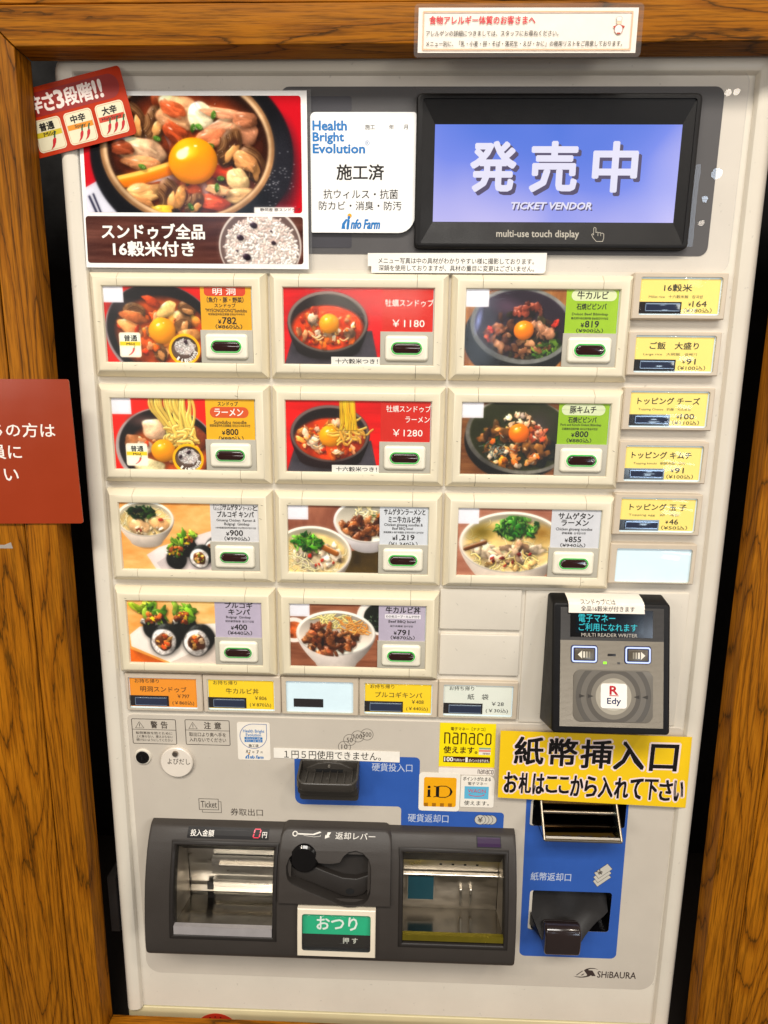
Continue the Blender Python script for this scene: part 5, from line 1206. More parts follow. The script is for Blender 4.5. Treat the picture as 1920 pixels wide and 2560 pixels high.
b.face([(sl, 466.5, 20), (sr, 466.5, 20), (sr, 486.5, 20), (sl, 486.5, 20)], mat('bronze_back', '7a5a2a', .2, .9, var=.2))
b.loft([[(sl, 493.2, -16.5), (sr, 493.2, -16.5), (sr, 495.4, -19.4), (sl, 495.4, -19.4)], [(sl, 496.8, -17), (sr, 496.8, -17), (sr, 497, -19.2), (sl, 497, -19.2)]], mat('bright_steel', '9a958c', .38, .9))
b.cyl((sl, 481.5, 3), (sr, 481.5, 3), 1.9, 1.9, mat('brass_bar', '9c8f7c', .3, 1.0), 16); b.box(sl, 468.6, sr, 473.8, 14, 4.5, mat('brass_plate', 'd0a468', .25, .9), .6)
for p, q in (((sl - .7, 466.5, 7.6), (sl - .7, 495.4, -18.9)), ((sr + .7, 466.5, 7.6), (sr + .7, 495.4, -18.9)), ((sl - .7, 495.4, -18.9), (sr + .7, 495.4, -18.9))): b.cyl(p, q, 1.3, 1.3, mat('scoop_edge', '857b6b', .38, 1.0), 12)
b.make('chrome_scoop', inlet, smooth=30)
# banknote return mouth with flap
b = Build(); R1 = rrect(386.5, 575, 468.5, 622, 3, 3)
b.loft([[(x, y, 7.3) for x, y in R1], [(x, y, 30) for x, y in R1]], black_gl, False, True); mouth = b.make('banknote_return', M)
b = Build(); fm = mat('flap_dark', '171413', .3, spec=.25, var=.15, scale=50)
rows = []
for k in range(13):
    t = k / 12.0; y = 579 + 40 * t; d = 22 - 30 * t ** 1.25
    rt = 466.6 - (0 if t < .55 else 30 * ((t - .55) / .45) ** .7); lf = 388.2 + (0 if t < .55 else 9.5 * ((t - .55) / .45))
    rows.append([(lf + (rt - lf) * j / 10.0, y, d + .6 * math.cos(j)) for j in range(11)])
b.add([p for r in rows for p in r], [(i * 11 + j, i * 11 + j + 1, (i + 1) * 11 + j + 1, (i + 1) * 11 + j) for i in range(12) for j in range(10)], fm)
b.face([(388.2, 579, 22), (388.2, 601, 7), (390, 606, 3), (397.7, 619, -8), (397.7, 622, 7.3), (388.2, 615, 7.3)], fm)
b.make('return_flap', mouth, smooth=60)
b = Build()
kx0, kx1, ky0, ky1 = 398.2, 433.4, 596, 626.5
pr_ = [(d, y) for d, y in [(-2, 600)] + [(-10.5 + 8.5 * math.cos(math.radians(a)), 604.5 + 8.5 * -math.sin(math.radians(a))) for a in range(20, 181, 16)] + [(-19.6, 612), (-19.2, 620)] + [(-14.4 - 4.6 * math.cos(math.radians(a)), 622.4 + 4.6 * math.sin(math.radians(a))) for a in range(10, 91, 20)] + [(2, 627)]]
secs = []
for k in range(7):
    a = math.pi / 2 * k / 6; e = 2.6 * (1 - math.sin(a)); 
    secs.append((kx0 + 2.6 * (1 - math.cos(a)) if False else kx0 + 2.6 - 2.6 * math.cos(math.pi / 2 - a), e))
cy_, cd_ = 612, -8
secs = [(kx0 + 2.6 * (1 - math.cos(math.radians(t))), 2.6 * (1 - math.sin(math.radians(t)))) for t in (0, 20, 45, 70, 90)]
secs = secs + [(kx1 - (s - kx0), e) for s, e in reversed(secs)]
b.loft([[(x, y + (cy_ - y) * e / 14, d + (cd_ - d) * e / 11) for d, y in pr_] for x, e in secs], mat('smoked_knob', '281f1e', .16, var=.1, scale=60, coat=.15))
b.make('flap_knob', mouth, smooth=50)
# ------------------------------------------------------------------ card reader bolted beside the buttons
RD = thing('card_reader', 'dark grey contactless card reader with a cyan text display and two arrow buttons', 'card reader', (436, 322, 6))
tilt = lambda y: -12 - 26 * (y - 262) / 111.0
RX0, RX1, RY0, RY1 = 384.6, 486.6, 262.4, 373.2
b = Build(); fo = rrect(RX0, RY0, RX1, RY1, 3.2, 5); bo = rrect(RX0 - .4, RY0 - 2.6, RX1 + .4, RY1 + 13, 3, 5)
tp = lambda p, o: [(x, y, tilt(y) + o) for x, y in p]
b.loft([[(x, y, 6.4) for x, y in bo], tp(inset(fo, -.2), 2.6), tp(inset(fo, .3), 1.0), tp(inset(fo, 1.4), .1), tp(inset(fo, 2.2), 0)], black_pl, False, True)
b.make('casing', RD, smooth=35)
b = Build(); b.xf = lambda x, y, d: (x, y, tilt(y) + d)
F0 = (391.2, 266.2, 480.6, 367.4); YD = 293.4
ribd = mat('ribbed_black', '2a2726', .5, var=.15, scale=30); ribl = mat('ribbed_grey', '7a7367', .45, .25, var=.08, scale=60)
n = 0; y = F0[1]
while y < F0[3] - .3:
    m = ribd if y < YD else ribl; y1 = min(y + 1.0, F0[3])
    b.face([(F0[0], y, -.15), (F0[2], y, -.15), (F0[2], y + .62, -.55), (F0[0], y + .62, -.55)], m); b.face([(F0[0], y + .62, -.55), (F0[2], y + .62, -.55), (F0[2], y1, -.15), (F0[0], y1, -.15)], m); y = y1
b.make('front_plate', RD, smooth=5)
b = Build(); b.xf = lambda x, y, d: (x, y, tilt(y) + d)
b.rect(399.6, 268, 471, 291.0, -.7, black_gl); b.rect(404.4, 268.6, 463, 287.6, -.8, mat('oled_black', '061018', .12, coat=.3))
cy = mat('cyan_pixels', '031014', .3, emit=1.0, ecol='2fd0d8')
b.text('電子マネー', 406.6, 271.6, 438.4, 278.4, -.9, cy, .0); b.text('ご利用になれます', 406.9, 279.2, 457.4, 285.8, -.9, cy, .0)
b.text('MULTI READER WRITER', 409.2, 287.6, 457.6, 290.6, -.9, ink('b0a89c'), .0); b.make('text_display', RD, smooth=5)
halo = mat('lit_white_edge', '6a7cc0', .3, emit=.9, ecol='dfe8ff'); hb = mat('blue_edge', '1c2450', .3)
for k, cx in enumerate((411.9, 458.2)):
    b = Build(); b.xf = lambda x, y, d: (x, y, tilt(y) + d); cyy = 305.4
    b.slab(rrect(cx - 11.6, cyy - 7.4, cx + 11.6, cyy + 7.4, 2.2, 4), 0, -1.2, hb, .4); b.band(rrect(cx - 10.2, cyy - 6.2, cx + 10.2, cyy + 6.2, 1.6, 4), 1.3, -1.3, halo)
    b.slab(rrect(cx - 8.6, cyy - 4.8, cx + 8.6, cyy + 4.8, 1, 3), -1.2, -2.0, mat('amber_key', '5d5548', .22, var=.3, scale=120), .7)
    s = 1 if k else -1; aw = ink('e3dccb')
    b.flat([(cx + s * 6.0, cyy), (cx + s * 2.2, cyy - 3.4), (cx + s * 2.2, cyy + 3.4)], -2.1, aw)
    for q in (0, 1, 2): b.rect(min(cx + s * (1.2 - q * 2.3), cx + s * (-.2 - q * 2.3)), cyy - 2.6, max(cx + s * (1.2 - q * 2.3), cx + s * (-.2 - q * 2.3)), cyy + 2.6, -2.1, ink(('e3dccb', 'b3ab9a', '8d8676')[q]))
    b.make('arrow_button', RD)
b = Build(); b.xf = lambda x, y, d: (x, y, tilt(y) + d)
b.box(432.2, 304.8, 439.2, 306.8, 0, -.8, mat('sensor_slot', '26221f', .3), .2); b.rect(428.4, 311.6, 431.4, 313.6, -.7, mat('green_led', '1d3a08', .3, emit=1.5, ecol='9cff30')); b.rect(440.6, 311.8, 443.0, 313.4, -.7, ink('4c4a4a'))
b.make('status_lights', RD)
b = Build(); b.xf = lambda x, y, d: (x, y, tilt(y) + d)
O = rrect(402.6, 318.6, 471.6, 362.6, 6.5, 6); b.slab(O, 0, -.9, mat('touch_pad_grey', '6b655b', .4, var=.05), .4)
def clipped(cx, cy, r, n=96):                                      # a printed disc cut off by the pad's edge
    out = []
    for k in range(n):
        a = 2 * math.pi * k / n; x, y = cx + r * math.cos(a), cy + r * math.sin(a)
        out.append((min(max(x, 403.4), 470.8), min(max(y, 319.4), 361.8)))
    return out
pc = (437.4, 340.6)
for k, (r, c) in enumerate(((32.5, '57524b'), (28.2, '6b655c'), (23.5, '575149'), (19.4, '7b7468'), (15.4, 'a49c8c'), (12, 'b7b0a0'))): b.flat(clipped(*pc, r), -1.0 - .06 * k, ink(c))
for s in (-1, 1):
    for q in (17.2, 24.6): b.flat([(pc[0] + s * q, pc[1]), (pc[0] + s * (q + 5), pc[1] - 1.6), (pc[0] + s * (q + 5), pc[1] + 1.6)], -1.42, ink('3a352f'))
b.make('touch_pad', RD, smooth=20)
def sheet(name, label, cat, pts, d, m, draw=None, th=.35, xf=None, group=None):
    b = Build(); b.xf = xf; b.slab(pts, d + th, d, m)
    if draw: draw(b, d)
    return tag(b.make(name, smooth=10), label, cat, group)
def d_edy(b, d):
    dd = d - .08; red, nav = ink('b5121e'), ink('1b2350')
    b.text('R', 434.0, 331.6, 440.8, 338.6, dd, red, .05); b.rect(433.6, 339.3, 441.6, 340.0, dd, red); b.text('Edy', 431.8, 341.6, 443.6, 348.2, dd, nav, .03)
sheet('payment_sticker', 'white rounded sticker with a red R and blue lettering on the card reader pad', 'sticker', rrect(426.2, 329.6, 448.8, 350.4, 2.4, 4), -1.75, ink('f0ebe2'), d_edy, xf=lambda x, y, d: (x, y, tilt(y) + d))
b = Build()                                                        # paper strip folded over the reader's top
prof_ = [(257.9, 1.5), (259.8, -8), (261.6, -12.6), (263.4, -14.6), (266.4, -15.4), (270.2, -16.2)]
pa = ink('efe6d8'); x0, x1 = 397.6, 463.0
for (ya, da), (yb, db) in zip(prof_, prof_[1:]): b.face([(x0, ya, da), (x1, ya, da), (x1 + .4, yb, db), (x0, yb, db)], pa)
def fold(x, y, d):
    for (ya, da), (yb, db) in zip(prof_, prof_[1:]):
        if ya <= y <= yb: return (x, y, da + (db - da) * (y - ya) / (yb - ya) + d)
    return (x, y, prof_[-1][1] + d)
b.xf = fold; b.text('スンドゥブには', 408.4, 259.8, 438.6, 263.0, -.2, ink_k, .0); b.text('全品16穀米が付きます', 408.2, 264.0, 454.6, 268.6, -.2, ink_k, .0)
tag(b.make('paper_note', smooth=70), 'white paper strip folded over the top of the card reader', 'paper note')

# ------------------------------------------------------------------ notices and stickers
b = Build()
pho, ric = poster_photo(), poster_rice()
white = ink('efece8')
def skew(x, y, d):                                                 # the poster hangs a touch askew
    t = (y + 145) / 130.0; return (x - 3.0 * t * (1 - (x + 10) / 181.0), y, d)
b.xf = skew
b.slab([(-12.6, -147), (174.6, -147), (174.0, -12.6), (-12.6, -12.6)], 3.5, 3.3, lamin_m)
b.slab([(-10, -145.2), (171.3, -145.8), (171.3, -14.6), (-10, -14.9)], 3.25, 3.0, white)
b.add([skew(0, 0, 0)], [], white)
def pic(p, x0, y0, x1, y1, arr, name, r):
    o = rrect(x0, y0, x1, y1, r, 3); m = printed(name, arr, .16); b.flat(o, 2.9, m); b.uv[len(b.f) - 1] = [((x - x0) / (x1 - x0), 1 - (y - y0) / (y1 - y0)) for x, y in o]
pic(0, -6.8, -142.2, 166.6, -57.2, pho, 'poster_stew_print', 2.2); pic(0, -8.4, -54.4, 167, -18.4, ric, 'poster_rice_print', 2.2)
b.text('静岡産 豚スンドゥブ', 133, -61.0, 165, -58.4, 2.8, ink_k, .02)
b.text('スンドゥブ全品', 4.4, -48.6, 87.6, -37.2, 2.8, ink_w, .045); b.text('16穀米付き', 13, -35.2, 78.8, -24.0, 2.8, ink_w, .045)
tag(b.make('menu_poster', smooth=5), 'large laminated poster of red stew with a raw egg yolk above a rice strip', 'poster')
def infofarm(b, x0, y0, x1, y1, d):
    bl = ink('1272b8'); w, h = x1 - x0, y1 - y0
    b.flat([(x0, y1), (x0 + .02 * w, y0 + .62 * h), (x0 + .11 * w, y0 + .3 * h), (x0 + .17 * w, y0 + .3 * h), (x0 + .09 * w, y0 + .7 * h), (x0 + .1 * w, y1)], d, bl)
    b.flat(ring(x0 + .215 * w, y0 + .06 * h, .055 * w, n=16), d, ink('e8a21a')); b.text('i', x0 + .15 * w, y0 + .12 * h, x0 + .21 * w, y0 + .98 * h, d, bl, .08, .25)
    b.text('nfo Farm', x0 + .25 * w, y0 + .32 * h, x1, y0 + .98 * h, d, bl, .05, .25)
def d_health(b, d):
    dd = d - .08; bl = ink('1272b8')
    b.text('Health', 175.6, -124.9, 202.2, -118.2, dd, bl, .055); b.text('Bright', 175.6, -116.6, 200, -108.4, dd, bl, .055); b.text('Evolution', 175.6, -108.3, 216.6, -101.8, dd, bl, .055)
    b.band(ring(218.6, -109.2, 1.6, n=18), .3, dd, bl); b.text('R', 218, -110, 219.3, -108.4, dd, bl, 0)
    b.text('施工', 216.8, -122.3, 224.4, -118.8, dd, ink_k, 0); b.text('年', 235.6, -122.2, 239.4, -118.9, dd, ink_k, 0); b.text('月', 247, -122.2, 250.2, -118.9, dd, ink_k, 0)
    b.text('施工済', 194.4, -93.6, 231.8, -82.4, dd, ink_k, .035); b.text('抗ウィルス・抗菌', 183.6, -75.4, 243.2, -68.4, dd, ink_k, 0); b.text('防カビ・消臭・防汚', 179.8, -66.6, 246.2, -60, dd, ink_k, 0)
    infofarm(b, 197.9, -56.4, 229, -45.8, dd)
sheet('hygiene_sign', 'white card with blue heading and black characters between the poster and the screen', 'sign', rrect(173.6, -131.2, 257, -43, (4, 2.4, 13, 1), 6), 4.2, ink('f0efec'), d_health)
def d_note(b, d):
    b.text('メニュー写真は中の具材がわかりやすい様に撮影しております。', 228.0, -24.2, 354.4, -19.6, d - .08, ink_k, .0); b.text('深鍋を使用しておりますが、具材の量目に変更はございません。', 228.4, -18.6, 354.8, -14.0, d - .08, ink_k, .0)
sheet('paper_note', 'long white paper strip with two printed lines under the screen', 'paper note', [(219.4, -27.6), (364.4, -28.6)] + arc(361.4, -15.4, 2.6, 0, 90, 4) + [(222.4, -12.4), (222.4, -17.6), (219.4, -17.6)], 4.3, ink('efebe2'), d_note)
b = Build(); L0 = rrect(253.6, -190.4, 416.4, -156.2, 3, 4)          # laminated allergy notice
b.slab(L0, -24.4, -25.2, lamin_m); b.slab([(256.6, -188), (412.8, -187.6), (412.8, -159.0), (256.4, -159.3)], -24.5, -24.6, ink('f1e8da'))
D = -25.35
b.band([(260.2, -185.2), (408.6, -184.8), (408.6, -161.0), (260, -161.2)], .8, D, ink('eeb08a'))
b.text('食物アレルギー体質のお客さまへ', 264.4, -182.4, 340, -177.2, D, ink('d01f2c'), .03); b.text('アレルゲンの詳細につきましては、スタッフにお尋ねください。', 262.2, -173.2, 357, -169.6, D, ink_k, .0)
b.text('メニュー別に、「乳・小麦・卵・そば・落花生・えび・かに」の使用リストをご用意しております。', 262.2, -166.6, 402.8, -163.0, D, ink_k, .0)
rb, wc = ink('b5442e'), ink('e6e0d8')                               # little cook pictogram
b.flat([(398.6, -176.6), (395.4, -175.6), (396, -174.4), (399.4, -174.6)], D, rb); b.flat([(400.2, -176.6), (403.6, -175.8), (403, -174.4), (399.6, -174.6)], D, rb); b.flat(ring(399.4, -173.6, 2.8, 3.0, 18), D - .05, wc); b.band(ring(399.4, -173.6, 2.8, 3.0, 18), .25, D - .06, rb)
b.flat(ring(399.4, -178.2, 1.9, 1.7, 16), D - .05, ink('e2c9a8')); b.flat([(397.8, -178.8), (397.4, -181), (398.6, -181.8), (400.2, -181.8), (401.4, -181), (401, -178.8)], D - .07, wc); b.band([(397.8, -178.8), (397.4, -181), (398.6, -181.8), (400.2, -181.8), (401.4, -181), (401, -178.8)], .22, D - .08, ink('9a8f86')); b.rect(398.4, -171.6, 400.6, -170.8, D - .08, rb)
tag(b.make('allergy_notice', smooth=10), 'laminated white notice with a red heading taped to the top oak beam', 'notice')
# red card of spice levels, tucked behind the left post
B_ = math.atan2(-161.6 + 147.0, 25.9 + 38.0)
ux, uy = math.cos(-.222), math.sin(-.222); vx, vy = -uy, ux
def rc(x, y, d): return (26.6 + (x - 84) * ux + y * vx, -162.4 + (x - 84) * uy + y * vy, d)
b = Build(); b.xf = rc
b.slab(rrect(0, 0, 84, 49.5, 3, 4), .2, -.2, mat('red_card', 'b63212', .22, var=.06, coat=.3)); D = -.28
b.flat(rrect(3, 3.8, 80, 21, 8, 6), D, ink('8d1a12'))
xs_ = 7.5
for t, w in (('辛', 10.5), ('さ', 10), ('3', 7.5), ('段', 12), ('階', 12), ('!!', 8)): b.text(t, xs_, 6.2, xs_ + w - 1.4, 18.4, D - .08, ink('ead9d0'), .05); xs_ += w
pale = ink('ddd5b4')
def chili2(b, x, y, k, d):
    b.flat([(x + .75 * k, y - .15 * k), (x + .95 * k, y + .2 * k), (x + .75 * k, y + .75 * k), (x + .3 * k, y + 1.35 * k), (x - .45 * k, y + 1.75 * k), (x + .05 * k, y + 1.1 * k), (x + .3 * k, y + .3 * k)], d, ink('bb1822')); b.band([(x + .72 * k, y), (x + .9 * k, y - .6 * k), (x + 1.15 * k, y - .95 * k)], .28 * k, d - .02, ink('27552f'), False)
for k, (t, e, c, n) in enumerate((('普通', 'Mild', 'c9b21f', 1), ('中辛', 'Spicy', 'd98716', 2), ('大辛', 'Hot Spicy', 'c53a1c', 3))):
    x0 = 4.2 + 26 * k; y0 = 23.2
    b.flat(rrect(x0, y0, x0 + 23, y0 + 23.4, 3, 4), D, pale); b.band(rrect(x0 + .9, y0 + .9, x0 + 22.1, y0 + 22.5, 2.4, 4), .3, D - .03, ink('c98a5c'))
    b.rect(x0 + 1.2, y0 + 9.0, x0 + 21.8, y0 + 12.8, D - .05, ink(c)); b.text(t, x0 + 5.2, y0 + 2.6, x0 + 17, y0 + 8.2, D - .08, ink_k, .06); b.text(e, x0 + (7 if n < 3 else 3.6), y0 + 9.6, x0 + (16 if n < 3 else 19.4), y0 + 12.4, D - .12, ink_k, .02)
    for q in range(n): chili2(b, x0 + 11.5 - (n - 1) * 2.8 + q * 5.6, y0 + 14.6, 4.2 if n > 1 else 4.6, D - .1)
b.xf = None
tag(b.make('spice_level_card', smooth=10), 'tilted red card with chili peppers half tucked behind the left oak post', 'card')
def d_brown(b, d):
    w_ = ink('f0e6dc'); dd = d - .1
    for t, x0, x1, y in (('ちの方は', -91.8, -36.8, 111.4), ('員に', -93.6, -66.8, 129.8), ('さい', -98, -71.4, 148.6)): b.text(t, x0, y, x1, y + 11.6, dd, w_, .012)
sheet('rust_red_sign', 'glossy rust red sign with white characters fixed across the left oak post', 'sign', [(-190, 77)] + arc(-23.6, 77.6, 2, 270, 360, 4) + arc(-22, 193.6, 2, 0, 90, 4) + [(-190, 199)], -25.6, mat('rust_red_film', '983412', .22, var=.1, scale=9, coat=.4, bump=1.0, bscale=14), d_brown, 1.0)
def d_small(b, d):
    dd = d - .08; bl = ink('27529a'); sk = ink('1272b8')
    tear = arc(111, 411.9, 13, 360, 90, 12)[0:0] + [(124.2, 398.6)] + [(124.2, 411.5)] + arc(111.2, 411.5, 13, 0, 270, 22)[1:]
    b.band(tear, .5, dd, bl); b.text('Health Bright', 101.4, 404.4, 122, 408.6, dd, sk, .02); b.text('Evolution', 104, 408.4, 118.8, 411.6, dd, sk, .02); b.rect(102.6, 412.4, 120, 414.8, dd, sk); b.rect(102.6, 415.2, 120, 417.8, dd, sk)
    b.text('抗ウイルス・抗菌', 104.4, 412.9, 118, 414.4, dd - .06, ink_w, 0); b.text('防カビ・消臭・防汚', 104, 415.7, 118.6, 417.3, dd - .06, ink_w, 0)
    b.text('施工済', 106.4, 420.0, 116, 423.2, dd, ink_k, .03); b.text('R2', 103.4, 426.2, 108, 429.6, dd, ink_k, 0, .3); b.text('年', 109.6, 427.4, 111.8, 429.6, dd, ink_k, 0); b.text('7', 114, 426.6, 116, 430, dd, ink_k, .02, .1); b.text('月', 117.6, 427.4, 119.6, 429.6, dd, ink_k, 0)
    infofarm(b, 102.6, 430.4, 120.4, 435.6, dd)
sheet('hygiene_sticker', 'small white sticker with a blue teardrop outline beside the caution box', 'sticker', rrect(95.6, 397, 127.4, 436.9, 2, 4), 6.9, ink('eee6d8'), d_small)
def d_coin(b, d): b.text('１円５円使用できません。', 140.8, 424.9, 234.6, 433.9, d - .1, ink_k, -.004)
sheet('paper_note', 'narrow white paper strip pasted above the coin slot', 'paper note', [(130.6, 423.2), (252.8, 423.9), (252.8, 435.3), (130.5, 433.8)], 6.6, ink('f2ece0'), d_coin)
def d_nanaco(b, d):
    dd = d - .08; br = ink('3a120c')
    b.rect(290.5, 438.2, 344.4, 446.8, dd, ink('efe6da')); b.rect(290.5, 438.2, 344.4, 439.4, dd - .04, ink('e0b890'))
    b.text('電子マネー［ナナコ］', 301, 396.2, 333.6, 399.8, dd, br, .02)
    def nana(x0, y0, w, h, lw):
        cw_ = w / 6.0; g = cw_ * .62; z = dd - .05
        for k, ch in enumerate('nanaco'):
            a = x0 + k * cw_ * 1.07; e = a + g; c = g * .25
            P = {'n': [[(a, y0 + h), (a, y0), (e - c, y0), (e, y0 + c), (e, y0 + h)]], 'a': [[(a, y0), (e - c, y0), (e, y0 + c), (e, y0 + h), (a + c, y0 + h), (a, y0 + h - c), (a, y0 + h * .45), (a + c, y0 + h * .36), (e, y0 + h * .36)]],
                 'c': [[(e, y0 + h * .22), (e, y0 + c), (e - c, y0), (a + c, y0), (a, y0 + c), (a, y0 + h - c), (a + c, y0 + h), (e - c, y0 + h), (e, y0 + h - c), (e, y0 + h * .8)]], 'o': [[(a + c, y0), (e - c, y0), (e, y0 + c), (e, y0 + h - c), (e - c, y0 + h), (a + c, y0 + h), (a, y0 + h - c), (a, y0 + c), (a + c, y0)]]}[ch]
            for q in P: b.band(q, lw, z, br, False)
    nana(295.6, 402.6, 44, 11.2, 1.25)
    b.text('使えます。', 294.8, 416.6, 327, 424, dd, br, .035); b.rect(328.6, 417.2, 339.8, 424.8, dd, ink('ece2d8')); b.rect(328.6, 417.2, 339.8, 419, dd - .04, ink('86a68c')); b.rect(328.6, 419.6, 339.8, 421.6, dd - .04, ink('e08a78')); b.text('nanaco', 332.4, 422.6, 339, 424.4, dd - .04, br, .02)
    b.rect(294.8, 427.4, 339.6, 433.6, dd, br); b.text('100', 295.8, 428.2, 304.2, 432.6, dd - .05, ink_w, .05); b.text('円(税込)で', 305, 429.6, 315.2, 432.8, dd - .05, ink_w, 0); b.text('1', 316.2, 428.2, 318, 432.8, dd - .05, ink_w, .06); b.text('ポイントたまります。', 319.2, 429.6, 338.8, 433.0, dd - .05, ink_w, .02)
    nana(328.6, 441.0, 14.6, 4.2, .55)
sheet('payment_sticker', 'tall yellow sticker with large brown latin letters beside the big yellow notice', 'sticker', [(290.6, 392.2), (343.8, 392.2), (344.4, 446.9), (290.5, 445)], 6.9, ink('f4dd08'), d_nanaco)
def d_id(b, d):
    dd = d - .08; b.flat(rrect(276.8, 450.2, 308.4, 482.4, 2, 4), dd, ink('eea80c')); k_ = ink('151010')
    b.rect(280.6, 463.6, 283.2, 471.8, dd - .06, k_); b.flat(ring(281.9, 461, 1.5, n=16), dd - .06, k_); b.rect(279.8, 471.0, 284, 471.9, dd - .06, k_)
    b.rect(288.6, 460, 291.8, 471.6, dd - .06, k_); b.band([(286.4, 459.8), (289, 460.6), (293.4, 459.6), (298.4, 459.6), (302.6, 462), (304.2, 465.6), (302.6, 469.4), (298.4, 471.8), (293.4, 472), (289, 471), (286.4, 471.8)], .9, dd - .07, k_, False); b.flat([(300.4, 460.6), (303.6, 462.6), (304.9, 465.6), (303.6, 469), (300.4, 471), (302, 468), (302.4, 465.6), (302, 463)], dd - .065, k_)
    for k in range(4): b.rect(277.4 + 7.8 * k, 478.4, 281.2 + 7.8 * k, 482.3, dd - .06, ink('a46a0a'))
sheet('payment_sticker', 'white framed orange square sticker with two black latin letters', 'sticker', rrect(272, 445.4, 312, 487.2, 3.4, 5), 6.7, ink('efe8da'), d_id)
def d_waon(b, d):
    dd = d - .08; b.text('ポイントがたまる', 314.6, 448.6, 341.4, 452.8, dd, ink_k, .02); b.text('電子マネー', 319.4, 454.2, 338, 457.6, dd, ink_k, .0); b.rect(316.4, 459, 339.8, 472.6, dd, ink('62b4d6'))
    rr_ = ink('c8384c'); b.text('WAON', 319.6, 461.8, 336.8, 465.8, dd - .05, rr_, -.01); b.band(arc(328.2, 466.6, 7.4, 180, 0, 14) if False else [(328.2 + 7.4 * math.cos(a), 467.6 + 2.0 * math.sin(a)) for a in np.linspace(-.2, 3.34, 18)], .7, dd - .05, rr_, False); b.band([(328.2 + 7.2 * math.cos(a), 467.4 + 1.7 * math.sin(a)) for a in np.linspace(3.34, 6.0, 18)], .3, dd - .05, ink('3f8fae'), False)
    b.text('使えます。', 316.4, 474.6, 340.6, 479.8, dd, ink_k, .0)
sheet('payment_sticker', 'small white sticker with a light blue box and a red smile curve', 'sticker', rrect(312.6, 447.4, 345.2, 481.8, (2, 6, 2, 1), 5), 6.6, ink('f0e9dc'), d_waon)
def d_yel(b, d):
    wo, pk_ = ink('f3dcd6'), ink('120d0c'); ro = .0
    xs = [(361.6, 388.4, 401.2, 429.6), (394, 420, 402, 430.2), (424, 452.6, 402.6, 431.6), (455.2, 483.2, 403.4, 432.2), (489.2, 514, 405.6, 432.6)]
    for t, (a, c, e, f) in zip('紙幣挿入口', xs): b.text(t, a - .9, e - .9, c + .9, f + .9, d - .1, wo, .075); b.text(t, a, e, c, f, d - .2, pk_, .04)
    T = 'お札はここから入れて下さい'; x = 352.4; wd = [14.2, 13.4, 12.6, 12.6, 11.2, 13.6, 13.2, 15.4, 14.8, 13.4, 14.4, 14, 10.4]; tot = sum(wd)
    for k, (t, w) in enumerate(zip(T, wd)):
        w = w * 171.5 / tot; y = 437.4 + 4.6 * (x - 352) / 171.0; hh = 21.4 if t not in 'ここ' else 17; yo = y + (24.2 - hh) / 2
        if t == 'ら': pass
        b.text(t, x + .3, yo - .7, x + w - .3, yo + hh + .7, d - .1, wo, .085); b.text(t, x + 1.0, yo, x + w - 1.0, yo + hh, d - .2, pk_, .04); x += w
def bend(x, y, d): return (x, y, d - (1.2 * math.sin((x - 347) / 180 * 3.14) + .7 * math.sin((x - 347) / 26)) * ((y - 395) / 75) ** 1.5 - 2.6 * max(0, (x - 505) / 22) ** 2 * max(0, (y - 440) / 31) ** 2)
yl = [(347.2, 395.3)] + [(347.2 + 17.8 * k, 395.3 + .17 * k) for k in range(1, 10)] + [(525.4, 397), (527.4, 471.6)] + [(527.4 - 17.95 * k, 471.6 - .53 * k) for k in range(1, 10)] + [(347.9, 466.2)]
sheet('banknote_notice', 'big yellow paper notice with bold black outlined characters above the banknote inlet', 'notice', yl, .9, mat('yellow_paper', 'f0c609', .5, var=.05, scale=10), d_yel, .3)
b = Build()                                                        # hanging call disc
b.cyl((36, 440, 7.1), (36, 440, 4), 15.6, 15.8, mat('disc_ivory', 'e2d8ca', .25, coat=.3), 48); b.cyl((36, 440, 4), (36, 440, 3.2), 15.8, 15.0, mat('disc_ivory', 'e2d8ca', .25), 48)
b.text('よびだし', 27.4, 435.2, 49.4, 441.6, 3.1, pk, .0)
cd = tag(b.make('call_disc', smooth=35), 'round ivory plastic disc hanging from a metal pin beside the lock', 'call disc')
b = Build(); b.cyl((35.6, 429.8, 3.2), (35.6, 429.8, 1.4), 3.0, 2.6, mat('pin_metal', '9a8f84', .3, .9), 24); b.make('pin', cd)
b = Build(); cxr, cyr = 61, 765                                    # round red sticker low on the base
b.slab(ring(cxr, cyr, 24, n=60), 6.3, 6.1, mat('red_round', 'c8341f', .35, var=.08)); b.slab([(62, 752.4), (80.6, 747.6), (83.4, 758), (65, 763)], 6.08, 5.98, ink('ddd5c4'))
for k in range(4):
    a = math.radians(-128 + 17 * k); b.flat(ring(cxr + 19.5 * math.cos(a), cyr + 19.5 * math.sin(a), .9, 1.0, 8), 6.04, ink('4a0f0c'))
tag(b.make('round_sticker', smooth=10), 'round red sticker at the foot of the machine behind the oak sill', 'sticker')

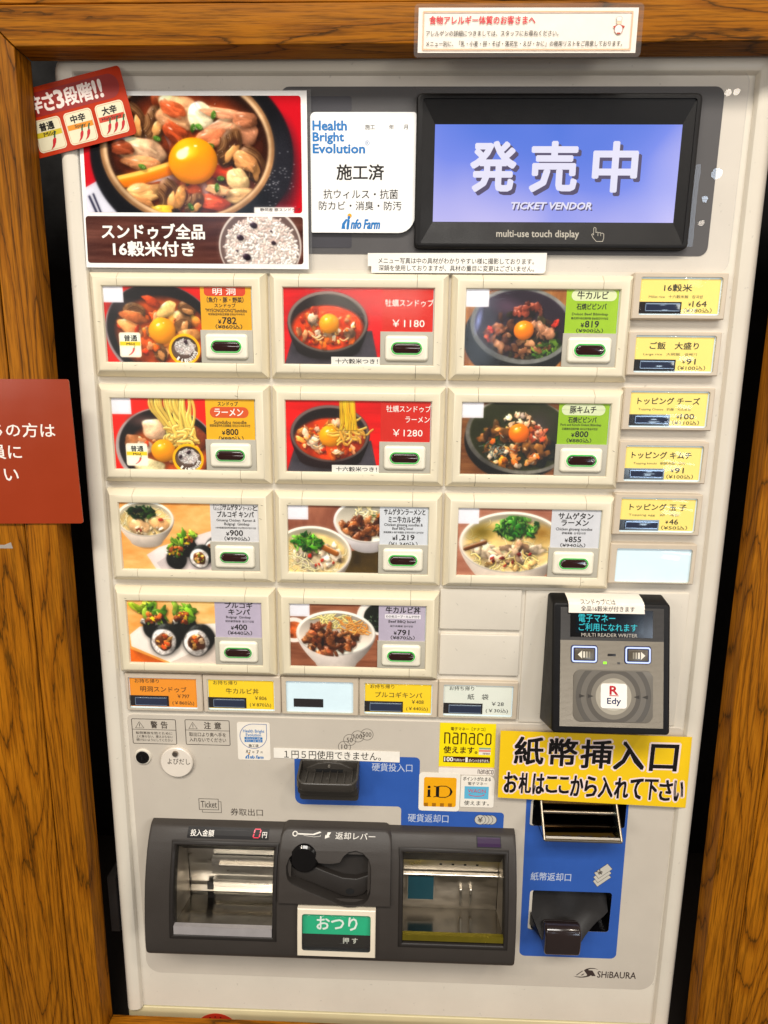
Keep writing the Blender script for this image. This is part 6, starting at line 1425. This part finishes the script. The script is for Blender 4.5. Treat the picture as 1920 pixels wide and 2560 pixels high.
# ------------------------------------------------------------------ oak wall frame round the machine
OAK = thing('oak_surround', 'golden brown oak boarding and frame around the ticket machine', 'wall frame', (253, 900, -10))
FD, BD = -24.0, -2.0
def tx(x, y): return x if y < -170 else 253 + (x - 253) * (1 + .0255 * (y + 165) / 880.0)
def board(name, pts, d0, d1, m, bev=1.2): b = Build(); b.slab(pts, d0, d1, m, bev); return b.make(name, OAK, smooth=25)
oz = [oak('oak_upright_%d' % k, 2, k + 3) for k in range(4)]; oh = [oak('oak_rail_%d' % k, 0, k + 11) for k in range(3)]
board('side_post', [(-69.2, -191), (-41.0, -163.8), (-47.6, 720), (-47.6, 900), (-78, 900), (-76, 720)], BD, FD, oz[0])
board('side_post', [(541.8, -166.6), (575, -193), (578, 300), (583.4, 720), (583.4, 900), (553, 900), (552.6, 720), (545.6, 330)], BD, FD, oz[1])
board('header_rail', [(-69.0, -191.4), (575.4, -193.4), (541.4, -167.0), (-40.6, -164.2)], BD, FD, oh[0])
board('header_board', [(-900, -420), (1400, -420), (1400, -193.9), (-900, -192.0)], BD, FD + 1.5, oh[1])
lb = [(-143.2, -190), (-70.6, -190), (-77.4, 720), (-79, 900), (-143.2, 900)]
board('wall_board', lb, BD, FD + .8, oz[2]); board('wall_board', [(-900, -190), (-144.2, -190), (-144.2, 900), (-900, 900)], BD, FD + .8, oz[3])
board('wall_board', [(576.6, -192), (1400, -192), (1400, 900), (585, 900), (584.4, 720), (579, 300)], BD, FD + .8, oz[0].copy())
board('sill_rail', [(-46.9, 737.5), (552, 739.5), (552, 900), (-46.9, 900)], BD, FD + .6, oh[2])
b = Build(); tm = clear('tape_film', (.9, .9, .88), .2, .35, hcol=(.8, .78, .72)); b.slab([(-118, 216), (-92, 216.5), (-86, 214), (-84.8, 219.4), (-118, 220)], -23.2, -23.35, tm)
tag(b.make('tape_scrap', smooth=10), 'scrap of clear tape left on the oak wall below the rust red sign', 'tape')
# dark niche the machine stands in
dkw = mat('niche_black', '060505', .9)
b = Build(); b.box(-300, -420, 800, 1000, 352, 340, dkw); o = b.make('wall'); o['kind'] = 'structure'
b = Build(); b.box(-300, 800.5, 800, 812, 340, -2, mat('niche_floor', '2a211a', .7)); o = b.make('floor'); o['kind'] = 'structure'
b = Build(); b.box(-44.4, 575, -36, 640, 30, 6, mat('dark_batten', '140d08', .7)); b.make('batten', OAK)
